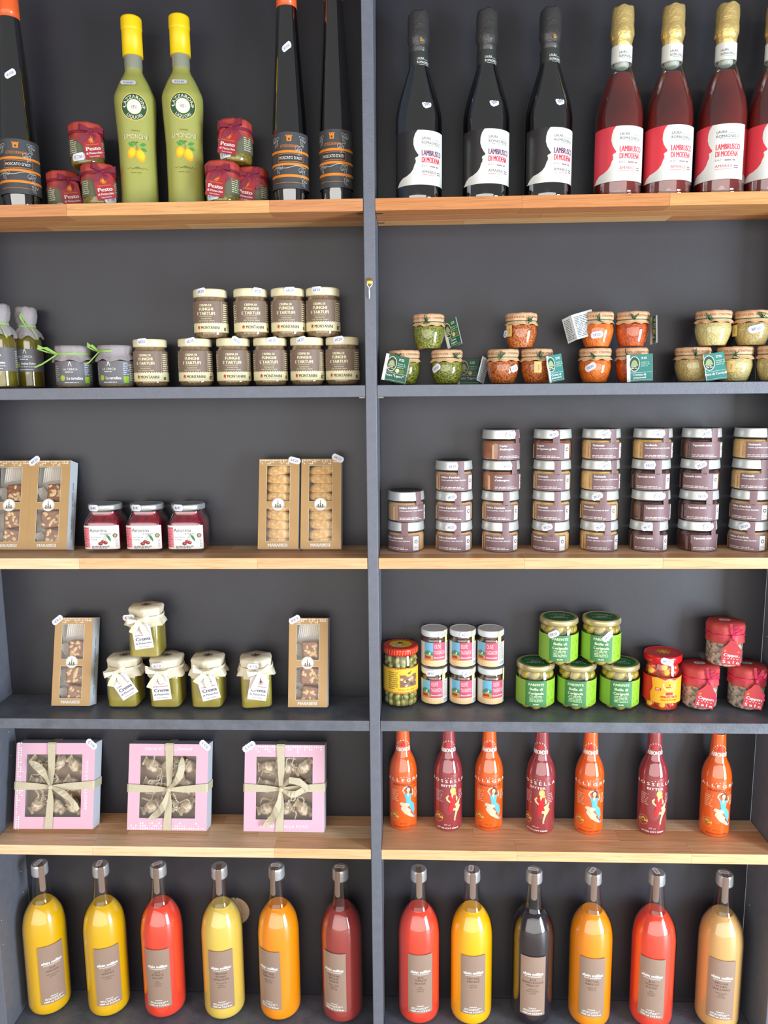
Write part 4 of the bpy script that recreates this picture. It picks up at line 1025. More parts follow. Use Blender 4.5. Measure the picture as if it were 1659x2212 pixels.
# caper berries
def berries():
    jar = lathe('glass_jar', [(.018, .002), (.030, 0, .006), (.0345, .008, .006), (.0345, .095, .012), (.0318, .108), (.0318, .113)], GLASS(), 40)
    brine = lathe('brine', [(0, .003), (.027, .003, .006), (.024, .02), (.024, .104), (0, .104)], mat('caper_brine', (96, 88, 30), .5, noise=((130, 122, 50), 90, .2)), 24)
    lid = lathe('lid', [(.0338, .110), (.0352, .113), (.0352, .122, .002), (.0335, .1250), (0, .1250)], mat('red_lid', (204, 30, 24), .3, coat=.4), 40)
    ls = Sheet(); yl = C(236, 196, 40)
    ls.disc(0, 0, .0225, yl, 1, 30)
    for k in range(24): a = 2 * PI * k / 24; ls.line([(.0225 * math.cos(a), .0225 * math.sin(a)), (.0335 * math.cos(a + .2), .0335 * math.sin(a + .2))], .0010, C(240, 150, 60), 1)
    ls.text('CRESPI', 0, -.008, .005, C(60, 80, 30), 2, w=.02); ls.poly([(-.006, .004), (0, .012), (.008, .006), (.003, 0)], C(70, 60, 20), 2)
    rim = Sheet()
    for k in range(40): x = -.11 + k * .0055; rim.poly([(x, 0), (x + .0011, 0), (x + .0025, .0095), (x + .0014, .0095)], C(240, 150, 60), 0)
    lp = joined('lid_print', [ls.mesh('l', flat((0, 0, .1250), (1, 0, 0), (0, 1, 0))), rim.mesh('l', cyl(.0352, .1132), .003)])
    L = Sheet(); L.rect(-.095, 0, .095, .052, C(232, 190, 50), 0)
    for z in (.0, .0495):
        L.rect(-.095, z, .095, z + .0028, C(206, 50, 34), 1)
        for k in range(60): L.poly([(-.095 + k * .0032, z), (-.0938 + k * .0032, z), (-.0925 + k * .0032, z + .0028), (-.0937 + k * .0032, z + .0028)], yl, 2)
    L.rect(-.010, .013, .028, .038, C(140, 96, 64), 1); rn = random.Random(3)
    for k in range(16): L.disc(rn.uniform(-.007, .025), rn.uniform(.016, .032), .0036, (C(206, 178, 140), C(96, 70, 60), C(170, 150, 110))[k % 3], 2 + k % 2, 12, .003)
    L.disc(.009, .040, .0085, yl, 4, 20, .006); L.poly([(.004, .040), (.008, .044), (.013, .0425), (.010, .039)], C(50, 96, 50), 5); L.disc(.0125, .0445, .0016, C(206, 50, 34), 5, 8)
    L.text('Il frutto del cappero', .006, .0062, .0036, C(120, 40, 30), 1, w=.038); L.small(-.034, .008, -.013, .045, 9, C(150, 110, 40), 1, seed=6)
    m = mat('caper_berry', (128, 130, 52), .3, coat=.5, noise=((164, 160, 84), 60, .3)); be = blob('caper_berry', .0058, .0058, .0082, m, 12, 8)
    st = tube('caper_stem', [(0, 0, .007), (.0005, 0, .011), (.0015, -.001, .015)], .0007, mat('caper_stem', (176, 168, 90), .5), 5)
    bj = joined('caper_berry', [be, st])
    kit = [('glass_jar', jar), ('brine', brine), ('lid', lid, [('lid_print', lp)]), ('label', L.mesh('label', cyl(.0346, .034), .0035)), stk('4€', -.010, -.004, 10, flat((0, -.006, .1256), (1, 0, 0), (0, 1, 0)), None, w=.02, h=.009)]
    for z, n, sd in ((.012, 11, 1), (.024, 11, 2), (.088, 11, 3), (.099, 10, 4)): kit += inring(bj, 'caper_berry', n, .0268, z, sd, 25, .002, 0)
    return kit
X = at(866, .090, Z4); put(berries(), 'caper_berry_jar', 'tall jar of caper berries with red and yellow lid beside the divider', 'jar', (X, .0885, Z4), face(X, .09) + R(14))

def taggi(v):
    jar = lathe('glass_jar', [(.016, .001), (.0225, 0, .003), (.0255, .004, .003), (.0255, .056, .006), (.0232, .0605), (.0232, .065)], GLASS(), 32)
    con = lathe('olives_in_oil', [(0, .002), (.0215, .002, .003), (.0242, .005), (.0242, .055, .004), (.0218, .059), (0, .060)], mat('taggiasca_olives', (52, 30, 24), .25, coat=.6, noise=((126, 84, 54), 110, .15), bump=(120, .8)), 32)
    lid = lathe('lid', [(.0245, .062), (.0258, .064), (.0258, .0725, .001), (.0245, .0740), (.0238, .0734), (0, .0734)], mat('white_lid', (210, 214, 216), .35, coat=.3), 32)
    L = Sheet(); L.rect(-.070, 0, .0705, .046, C(214, 206, 194), 0)
    L.rect(-.070, 0, .018, .011, C(232, 200, 150), 1)
    for k in range(22):
        for q in range(3): L.disc(-.066 + k * .0038, .002 + q * .0034, .0007, C(206, 160, 90), 2, 6)
    L.rect(-.026, .011, -.0075, .046, C(110, 176, 206), 1); L.poly([(-.026, .026), (-.018, .031), (-.0075, .027), (-.0075, .011), (-.026, .011)], C(70, 130, 110), 2)
    L.poly([(-.026, .021), (-.016, .024), (-.0075, .020), (-.0075, .011), (-.026, .011)], C(150, 176, 90), 3); L.poly([(-.026, .0155), (-.012, .017), (-.0075, .014), (-.0075, .011), (-.026, .011)], C(222, 130, 60), 4)
    L.rect(-.024, .015, -.012, .0195, C(176, 50, 50), 5); L.disc(-.0225, .0205, .0012, C(214, 60, 50), 6, 8); L.poly([(-.016, .023), (-.0145, .0275), (-.012, .0275), (-.0125, .023)], C(206, 222, 226), 6)
    L.rect(-.0075, .0115, .0180, .046, C(192, 78, 104), 1); cw = C(240, 214, 206)
    L.text('OLIVE', -.005, .0345, .0085, cw, 2, al='L', w=.013); L.text('TAGGIASCHE', -.005, .0235, .0075, cw, 2, al='L', w=.021); L.text('denocciolate', -.006, .0155, .0038, cw, 2, al='L', w=.022, bold=.0003)
    L.small(.020, .012, .034, .044, 12, C(140, 136, 140), 1, seed=8); L.rect(.021, .002, .033, .0095, C(226, 226, 226), 1)
    for k in range(9): L.rect(.0215 + k * .0013, .0025, .0221 + k * .0013, .009, C(90, 110, 140), 2)
    seal = Sheet().rect(.017, .050, .0245, .0740, C(214, 214, 150), 0)
    return [('glass_jar', jar), ('olives_in_oil', con), ('lid', lid), ('label', joined('label', [L.mesh('l', cyl(.0256, .006), .003), seal.mesh('l', cyl(.0259), .003, base=.0008)]))]
tk = taggi(0); THH = .0782
for u, lv, ex, st, lb in (
    (938, 0, -2, (-.006, .066, 6), 'small olive jar, bottom row, nearest the caper berry jar'), (999, 0, 4, (.008, .066, 14), 'small olive jar, bottom row, middle of three'), (1059, 0, 22, None, 'small olive jar, bottom row, right of three'),
    (938, 1, 12, (.013, .068, 14), 'small olive jar, upper row, nearest the caper berry jar'), (999, 1, 4, (.003, .068, 0), 'small olive jar, upper row, middle of three'), (1059, 1, -6, None, 'small olive jar, upper row, right of three')):
    X = at(u, .100, Z4 + lv * THH); k = list(tk)
    if st: k.append(stk('6€50', st[0], st[1], st[2], cyl(.0259), w=.021, h=.0115))
    else: k.append(stk('6€50', 0, 0, 22, flat((0, -.004, .0740), (1, 0, 0), (0, 1, 0)), None, w=.021, h=.0115)) if lv else None
    put(k, 'olive_jar', lb, 'jar', (X, .0975, Z4 + lv * THH), face(X, .1) + R(ex), 'small white lidded olive jars', (1.03, 1.03, 1.055))

def bella():
    jar = lathe('glass_jar', [(.024, .002), (.033, 0, .005), (.0378, .006, .006), (.0378, .070, .010), (.0340, .080), (.0340, .083)], GLASS(), 44)
    br = lathe('brine', [(0, .003), (.026, .004), (.022, .01), (.022, .074), (0, .076)], mat('olive_brine', (92, 86, 20), .5), 24)
    lid = lathe('lid', [(.0358, .0805), (.0373, .0825), (.0373, .0895, .0015), (.0355, .0925), (.0345, .0918), (0, .0918)], mat('gold_lid', (206, 190, 140), .3, .6), 44)
    s = Sheet(); s.disc(0, 0, .0315, C(120, 176, 60), 0, 40); s.disc(0, 0, .0300, C(40, 118, 72), 1, 40); s.disc(0, 0, .0285, C(20, 94, 62), 2, 40)
    s.text('OLIVE VERDI', 0, .012, .004, C(200, 220, 180), 3, w=.026); s.text('Bella di Cerignola', 0, .005, .0042, C(200, 220, 180), 3, w=.040); s.text('PARENTE', 0, -.014, .006, C(200, 220, 180), 3, w=.034)
    for k in range(6): s.disc(-.008 + .0032 * k, -.003 + .001 * (k % 2), .0024, C(190, 210, 190), 3, 8, .0018)
    lp = s.mesh('lid_print', flat((0, 0, .0918), (1, 0, 0), (0, 1, 0)))
    L = Sheet(); lime = C(140, 186, 40); g = C(62, 126, 70)
    L.rect(-.09, 0, .09, .056, lime, 0); L.rect(-.0215, 0, .0215, .056, g, 1); L.rect(-.047, 0, -.0225, .056, C(130, 172, 60), 1)
    rn = random.Random(4)
    for k in range(90): L.disc(rn.choice((rn.uniform(.023, .045), rn.uniform(-.085, -.05))), rn.uniform(.002, .054), .0009, C(110, 164, 36), 2, 6)
    L.line([(-.012, .045), (-.004, .034), (.006, .026), (.016, .020)], .0003, C(150, 180, 120), 2)
    L.text('PARENTE', 0, .0455, .0056, C(220, 224, 190), 2, w=.030, bold=.0005); L.text('Bella di', 0, .0355, .0058, C(222, 228, 196), 2, w=.025, bold=.0006); L.text('Cerignola', 0, .0265, .0058, C(222, 228, 196), 2, w=.029, bold=.0006)
    L.small(-.015, .0095, .015, .0245, 5, C(200, 214, 170), 2, seed=3, al='C'); L.text('OLIVE', 0, .003, .0032, WHITE(), 2, w=.011, bold=.0003)
    m = mat('green_olive', (142, 128, 26), .28, coat=.6, noise=((176, 158, 58), 60, .2)); ol = blob('olive', .0092, .0092, .0122, m, 14, 10)
    kit = [('glass_jar', jar), ('brine', br), ('lid', lid, [('lid_print', lp)]), ('label', L.mesh('label', (lambda f_: (lambda u, z, o: f_(u, z * .93, o)))(cyl(.0379, .0115)), .0035))]
    kit += inring(ol, 'olive', 9, .0262, .0735 - .002, 1, 20) + inring(ol, 'olive', 9, .0255, .0115, 2, 12, .0003)
    return kit
bk_ = bella(); BHH = .0922
for u, lv, ex, st, lb in (
    (1155, 0, 3, 0, 'jar of big green olives, bottom row, left'), (1244, 0, -3, 0, 'jar of big green olives, bottom row, middle'), (1336, 0, 6, 0, 'jar of big green olives, bottom row, beside the stuffed pepper jar'),
    (1205, 1, 5, (-.013, .066, 28), 'jar of big green olives, upper row, left, next to the small olive jars'), (1296, 1, 2, (.011, .062, 46), 'jar of big green olives, upper row, right')):
    X = at(u, .0865, Z4 + lv * BHH); k = list(bk_)
    if st: k.append(stk('7€50', st[0], st[1], st[2], cyl(.0383), w=.023, h=.012, base=.0008))
    put(k, 'olive_jar', lb, 'jar', (X, .0855, Z4 + lv * BHH), face(X, .087) + R(ex), 'green labelled jars of big olives')

def pepperjar():
    jar = lathe('glass_jar', [(.022, .002), (.032, 0, .005), (.0358, .006, .005), (.0358, .088, .008), (.0335, .096), (.0335, .100)], GLASS(), 44)
    br = lathe('oil', [(0, .003), (.030, .004), (.024, .012), (.024, .086), (0, .09)], mat('pepper_oil', (150, 34, 12), .4, noise=((190, 60, 20), 50, .3)), 24)
    lid = lathe('lid', [(.0345, .0975), (.0362, .100), (.0362, .110, .002), (.0345, .1125), (.0335, .1115), (0, .1115)], mat('scarlet_lid', (206, 14, 26), .3, coat=.4), 44)
    s = sun(C(240, 196, 40), 3.2); s.line([(-.004, -.006), (.006, -.010), (.012, -.004)], .002, C(240, 196, 40), 1)
    lp = s.mesh('lid_print', flat((0, .004, .1115), (1, 0, 0), (0, 1, 0)))
    L = Sheet(); y = C(240, 168, 28); rd = C(204, 24, 24)
    L.rect(-.085, 0, .085, .051, rd, 0); L.poly([(-.022, 0), (.046, 0), (.046, .052), (.030, .049), (.016, .044), (.002, .047), (-.010, .051), (-.022, .050), (-.019, .030), (-.024, .018)], y, 1)
    L.disc(.012, .037, .0125, C(238, 206, 140), 2, 26); L.disc(.012, .037, .0095, y, 3, 22); L.text("CREATEUR D'ANTIPASTI", .012, .037, .0022, rd, 4, w=.026, arc=(.0100, 1)); L.poly([(.010, .036), (.0135, .040), (.014, .035)], rd, 4); L.small(.006, .031, .018, .035, 1, rd, 4)
    for k in range(3): L.disc(.009 + .004 * k, .0195, .0035, rd, 2, 12, .0028)
    L.disc(.013, .0175, .011, C(240, 214, 160), 1, 18, .004)
    L.text('PIMENTS FARCIS', .013, .0105, .0044, rd, 2, w=.034, bold=.0005); L.text('thon et fromage', .013, .0055, .0034, C(90, 30, 20), 2, w=.032, bold=.0002); L.rect(-.014, .024, -.003, .0305, rd, 2); L.small(-.013, .0245, -.004, .030, 2, C(240, 220, 190), 3)
    m = mat('red_pepper', (190, 34, 14), .22, coat=.8, noise=((214, 60, 14), 40, .3)); pe = joined('stuffed_pepper', [blob('p', .0112, .0112, .0090, m, 14, 8), moved(blob('p', .0068, .0068, .004, mat('cheese_filling', (238, 172, 30), .55, bump=(400, .5)), 10, 6, .1, 3), Matrix.Translation((0, 0, .0082)))])
    pl = blob('stuffed_pepper', .0112, .0112, .0100, m, 14, 8)
    kit = [('glass_jar', jar), ('oil', br), ('lid', lid, [('lid_print', lp)]), ('label', L.mesh('label', cyl(.0359, .020), .0035)), stk('6€70', .006, .1045, -14, cyl(.0364), w=.024, h=.013, base=.0008)]
    for z, n, sd in ((.0115, 7, 1), (.077, 7, 2), (.089, 6, 3)): kit += [(a, b if i_ % 3 == 0 else pl, c, d, (R(78), 0, e[2] + R(20))) for i_, (a, b, c, d, e) in enumerate(inring(pe, 'stuffed_pepper', n, .0215, z, sd, 10))]
    return kit
X = at(1425, .088, Z4); put(pepperjar(), 'stuffed_pepper_jar', 'jar of red peppers stuffed with yellow cheese, scarlet lid', 'jar', (X, .0825, Z4 + .0004), face(X, .088) + R(4))

CR = lambda: mat('coral_paper', (190, 68, 66), .55, bump=(90, .5))
MR = lambda: mat('magenta_ribbon', (206, 44, 84), .5, bump=(700, .3))
def capperi(seed, dx, tang):
    jar = lathe('glass_jar', [(.020, .002), (.030, 0, .004), (.0345, .005, .005), (.0345, .060, .006), (.0318, .066), (.0318, .074)], GLASS(), 40)
    rn = random.Random(seed)
    con = lathe('capers', [(0, .003), (.0285, .003, .004), (.0330, .008, .004), (.0330, .058, .006), (0, .064)], mat('salted_capers', (104, 96, 80), .7, noise=((196, 178, 160), 130, .1), bump=(160, 1.0)), 48, mod=lambda t, i, r, z: (r * (1 + .02 * math.sin(23 * t + z * 500) * math.cos(z * 900 + 11 * t)), z))
    cv = cover('paper_cover', [(.0368, .050, .02), (.0362, .058, .015), (.0350, .0655, .0), (.0362, .069, 0), (.0368, .081, .0), (.0350, .0868, 0), (.012, .0880, 0)], CR(), k=8, seed=seed, poly=9)
    P = [ring('r', .0358, .0655, .004, MR())]
    a = dx / .036; px, py = .037 * math.sin(a), -.037 * math.cos(a)
    for k, (ex, ez) in enumerate(((-.004, .026), (.010, .024), (.015, .018))):
        P.append(band('r', [(px, py, .066), (px + ex * .5, py - .004, .066 + ez * .6), (px + ex, py - .001, .066 + ez), (px + ex * .9, py - .003, .066 + ez * .5), (px + .001, py - .001, .067)], (1, 0, .3), .0045, MR()))
    for ex, ez in ((.006, -.030), (.014, -.036)):
        P.append(band('r', [(px, py, .066), (px + ex * .3, py - .004, .066 + ez * .4), (px + ex, py - .005, .066 + ez)], (1, 0, .2), [.003, .005, .0055], MR()))
    P.append(moved(blob('k', .004, .0035, .005, MR(), 8, 6), Matrix.Translation((px, py - .002, .066))))
    w, h = .035, .048
    o = [(-w / 2, -h), (w / 2, -h), (w / 2, -.017), (w / 2 - .008, -.008), (.005, 0), (-.005, 0), (-w / 2 + .008, -.008), (-w / 2, -.017)]
    s = Sheet().poly(o, C(184, 50, 56), 0); s.text('Capperi', 0, -.0315, .0062, WHITE(), 1, w=.028, bold=.0006); s.text('s o t t o', 0, -.0365, .003, WHITE(), 1, w=.026); s.text('S a l e', 0, -.0450, .0064, WHITE(), 1, w=.029, bold=.0006)
    s.disc(-.012, -.021, .002, C(240, 140, 40), 1, 8); s.disc(.012, -.021, .002, C(240, 140, 40), 1, 8)
    b = R(tang); tg = s.mesh('tag', flat((px + .001, py - .0062, .060), (math.cos(b), .45 * math.sin(a), math.sin(b)), (-math.sin(b), .02, math.cos(b))), solid=(o, .0005, CR()))
    return [('glass_jar', jar), ('capers', con), ('paper_cover', cv), ('ribbon', joined('ribbon', P)), ('tag', tg), stk('5€', 0, 0, 12, flat((-.002, 0, .0883), (1, 0, 0), (0, 1, 0)), None, w=.021, h=.012)]
for u, lv, dx, ta, sd, lb in ((1508, 0, .017, -10, 31, 'jar of salted capers, bottom row, beside the stuffed pepper jar'), (1609, 0, .018, -8, 32, 'jar of salted capers, bottom row, at the right end of the shelf'), (1562, 1, .014, -3, 33, 'jar of salted capers standing on the two others')):
    X = at(u, .0865, Z4 + lv * .0882); put(capperi(sd, dx, ta), 'caper_jar', lb, 'jar', (X, .086, Z4 + lv * .0882), face(X, .087) + R(0), 'coral covered jars of salted capers')

# ================================================================== FIFTH SHELF, LEFT: pink boxes
Z5 = ZS[5]
PINK = lambda: mat('pink_card', (220, 174, 192), .5)
LR = lambda: mat('linen_ribbon', (214, 202, 174), .7, noise=((196, 184, 154), 500, .3), bump=(900, .5))
SW = lambda: mat('wrapper_foil', (214, 194, 164), .35, coat=.3, noise=((158, 130, 96), 110, .12), bump=(70, 1.0))
def sweet(seed):
    rn = random.Random(seed)
    P = [blob('s', .0155, .011, .012, SW(), 14, 10, .22, seed, .5)]
    for sx in (-1, 1):
        q = band('s', [(sx * .010, 0, 0), (sx * .014, -.003, .003), (sx * .019, 0, .001), (sx * .022, -.003, .004)], (0, .4, 1), [.006, .012, .017, .019], SW(), .0005); P.append(q)
    return joined('wrapped_sweet', P)
def zig(seed):
    n = 26; rn = random.Random(seed)
    return band('paper_shred', [(-.022 + .044 * k / n, .0016 * (1 if k % 2 else -1), .006 * math.sin(k * .33 + seed)) for k in range(n + 1)], [(0, .7, 1 if k % 2 else .6) for k in range(n + 1)], .0035, mat('shred_paper', (206, 188, 160), .6), .0003)
PW, PH_, PD = .0825, .173, .036
def pinkbox(seed, variant):
    x0, x1, z0, z1 = (-.058, .058, .024, .149) if variant != 0 else (-.060, .056, .024, .150)
    fr = framed('front_panel', PW, PH_, [(x0, z0, x1, z1)], PINK(), -PD)
    s = Sheet(); wh = C(240, 232, 234)
    if variant == 0: q = Sheet(); diamonds(q, 0, PH_, 0, wh, seed=3, d=.0048); s.add(q, -PW + .005, 0, 90, dl=0); s.text('AMARETTI ALLA ROSA', .069, .038, .0062, wh, 1, w=.100, rot=90, al='L')
    if variant == 1: diamonds(s, -PW + .004, PW - .004, .004, wh, 1, seed=4, d=.0048); s.text('AMARETTI ALLA ROSA', 0, .166, .0062, wh, 1, w=.100, rot=180)
    if variant == 2: diamonds(s, -PW + .004, PW - .004, PH_ - .004, wh, -1, seed=6, d=.0048); s.text('AMARETTI ALLA ROSA', 0, .008, .0062, wh, 1, w=.100)
    pr = s.mesh('printing', flat((0, -PD, 0)), base=.0002)
    fl = box_mesh('window_film', x0 - .003, x1 + .003, -PD + .0009, -PD + .0011, z0 - .003, z1 + .003, FILM())
    inn = box_mesh('inner_card', x0 - .01, x1 + .01, -.006, -.005, z0 - .01, z1 + .01, mat('box_liner', (128, 96, 68), .6, noise=((170, 142, 112), 40, .3)))
    t = tray('box_body', PW, PH_, PD, mat('pale_card', (206, 208, 216), .5))
    kit = [('box_body', t), ('front_panel', fr, [('printing', pr)]), ('window_film', fl), ('inner_card', inn)]
    rn = random.Random(seed); ms = [sweet(seed * 5 + k) for k in range(4)]
    for i in range(3):
        for j in range(3):
            kit.append(('wrapped_sweet', ms[(i + j) % 4], None, (x0 + .021 + i * .037 + rn.uniform(-.002, .002), -PD + .0165, z0 + .020 + j * .041 + rn.uniform(-.002, .002)), (0, R(rn.uniform(-50, 50)), 0)))
    zz = [zig(k) for k in range(3)]
    for k in range(10):
        kit.append(('paper_shred', zz[k % 3], None, (rn.uniform(x0 + .022, x1 - .022), -PD + .0045, rn.uniform(z0 + .012, z1 - .012)), (0, R(rn.choice((20, 60, 100, 140, -30))), 0)))
    # ribbon round the box and a knot
    yf = -PD - .0022; cx, cz = (-.006, .086) if variant != 1 else (.004, .083); w = .0165; P = []
    def wrap(pts, wd, ws): P.append(band('r', pts, wd, ws, LR(), .0008))
    wrap([(cx - .006, .001, PH_ * .5 + .02), (cx - .004, .0015, PH_ + .0012), (cx - .002, -PD - .001, PH_ + .0012), (cx - .002, yf, PH_ - .002), (cx, yf - .001, cz + .03), (cx, yf - .0035, cz)], (1, 0, 0), [w, w, w, w, w * .8, w * .35])
    wrap([(cx, yf - .0035, cz), (cx, yf - .001, cz - .03), (cx - .003, yf, .002), (cx - .003, -PD - .001, -.0008 + .0012), (cx - .003, -PD + .004, -.0001)], (1, 0, 0), [w * .35, w * .8, w, w, w])
    wrap([(cx, yf - .0035, cz), (cx + .03, yf - .001, cz), (PW - .002, yf, cz + .003), (PW + .0010, -PD - .001, cz + .003), (PW + .0010, 0.001, cz + .003)], (0, 0, 1), [w * .35, w * .8, w, w, w])
    wrap([(cx, yf - .0035, cz), (cx - .03, yf - .001, cz), (-PW + .002, yf, cz + .001), (-PW - .0010, -PD - .001, cz + .001), (-PW - .0010, .001, cz + .001)], (0, 0, 1), [w * .35, w * .8, w, w, w])
    kn = moved(blob('k', .0055, .004, .0055, LR(), 10, 8, .15, 2), Matrix.Translation((cx, yf - .005, cz)))
    tails = {0: ((-.045, .052), (.060, -.046)), 1: ((.028, .064), (-.038, -.060)), 2: ((.052, .004), (-.034, -.076))}[variant]; TT = []
    for k, (tx, tz) in enumerate(tails):
        n_ = Vector((-tz, 0, tx)).normalized(); bend = .010 * (1 if k else -1)
        pts = []; ws = []
        for q in range(9):
            t_ = q / 8; pts.append(Vector((cx + tx * t_, yf - .005 - .006 * math.sin(PI * t_), cz + tz * t_)) + n_ * bend * math.sin(PI * t_)); ws.append(.0145 * (.3 + .7 * min(1, t_ * 2.2)) * (1 if q < 7 else .85 if q == 7 else .45))
        TT.append(band('t', pts, [tuple(n_ * math.cos(.5 * math.sin(q)) + Vector((0, .5 * math.sin(q * .9), 0))) for q in range(9)], ws, LR(), .0008))
    if variant == 2:
        TT.append(band('t', [(cx, yf - .005, cz), (cx + .018, yf - .012, cz + .020), (cx + .040, yf - .010, cz + .016), (cx + .056, yf - .006, cz + .002)], (0, .3, 1), [.005, .012, .014, .013], LR(), .0008))
    kit.append(('ribbon', joined('ribbon', P))); kit.append(('ribbon_knot', joined('ribbon_knot', [kn] + TT)))
    kit.append({0: stk('€ 9.90', .075, .171, -40, flat((0, -PD - .0006, 0)), None, w=.026, h=.013), 1: stk('€ 9.90', .076, .171, -40, flat((0, -PD - .0006, 0)), None, w=.026, h=.013), 2: stk('€ 9.90', -.074, .169, 34, flat((0, -PD - .0006, 0)), None, w=.029, h=.013)}[variant])
    return kit
for v, (u, yw, lb) in enumerate(((117, 1, 'pink window box of sweets with lengthwise lettering, leftmost of the three'), (362, 0, 'pink window box of sweets with upside-down lettering, the middle of three'), (614, 0, 'pink window box of sweets with its lettering along the bottom, nearest the divider'))):
    lean(pinkbox(40 + v, v), u, Z5, 'sweets_box', lb, 'box', 'pink window boxes tied with linen ribbon', y=.080, ang=14, yaw=yw)

# ================================================================== FIFTH SHELF, RIGHT: soda bottles
def girl(kind):
    s = Sheet(); sk = C(238, 190, 160) if kind == 'A' else C(240, 196, 140); dr = C(90, 176, 214) if kind == 'A' else C(196, 30, 40); hr = C(96, 52, 36) if kind == 'A' else C(226, 180, 84)
    P = lambda pts, m, l: s.poly([(a * .001, b * .001) for a, b in pts], m, l)
    ol = C(96, 60, 50)
    s.disc(.003, .068, .0058, hr, 1, 16, .007); s.disc(.0022, .0670, .0036, sk, 2, 14, .0046); s.disc(.0065, .0615, .0035, hr, 1, 10)
    s.rect(.0008, .0672, .0014, .0678, ol, 3); s.rect(.0028, .0672, .0034, .0678, ol, 3); s.rect(.0012, .0645, .0030, .0652, C(200, 40, 40), 3)
    P([(.5, 63), (3.5, 63), (4.5, 59), (-.5, 59)], sk, 1)
    P([(-6, 60), (0, 59), (2, 56), (4.5, 59), (9, 59), (8, 50), (7, 44), (-2, 44), (-3.5, 52)], dr, 2)
    P([(-.5, 59), (4, 59), (1.5, 52)], sk, 3)
    if kind == 'A':
        P([(-6, 60), (-10, 66), (-7, 73), (0, 75), (1, 73), (-5, 70), (-7, 66), (-3.5, 60)], sk, 1)
        P([(9, 59), (12, 52), (14, 60), (12, 68), (10.5, 67), (11.5, 60), (10, 56)], sk, 1)
        P([(-2, 44), (7, 44), (15, 36), (17, 22), (13, 14), (9, 24), (4, 34), (-4, 38)], dr, 2)
        P([(5, 38), (-12, 43), (-15, 39), (-10, 34), (0, 24), (6, 20), (8, 24), (0, 32), (4, 34)], sk, 3)
        P([(-12, 33), (-8, 34), (0, 26), (10, 16), (15, 10), (17, 12), (16, 7), (10, 9), (-4, 18), (-12, 28)], sk, 4)
        P([(13, 11), (18, 13), (18, 8), (15, 6)], C(120, 150, 190), 5)
    else:
        P([(-6, 60), (-11, 54), (-9, 48), (-1, 42), (0, 44), (-6, 50), (-7, 54), (-3, 58)], sk, 1)
        P([(9, 59), (13, 52), (12, 46), (10, 46), (9, 54)], sk, 1)
        P([(-2, 44), (7, 44), (12, 38), (9, 30), (2, 28), (-3, 20), (-6, 30), (-4, 38)], dr, 2)
        P([(7, 40), (14, 46), (17, 50), (18, 46), (15, 34), (11, 20), (8, 10), (6, 6), (5, 10), (8, 24), (9, 34)], sk, 3)
        P([(9, 32), (17, 38), (19, 34), (13, 24), (3, 28), (4, 32)], sk, 4); P([(7, 12), (5, 5), (9, 7)], C(220, 170, 150), 4)
    return s
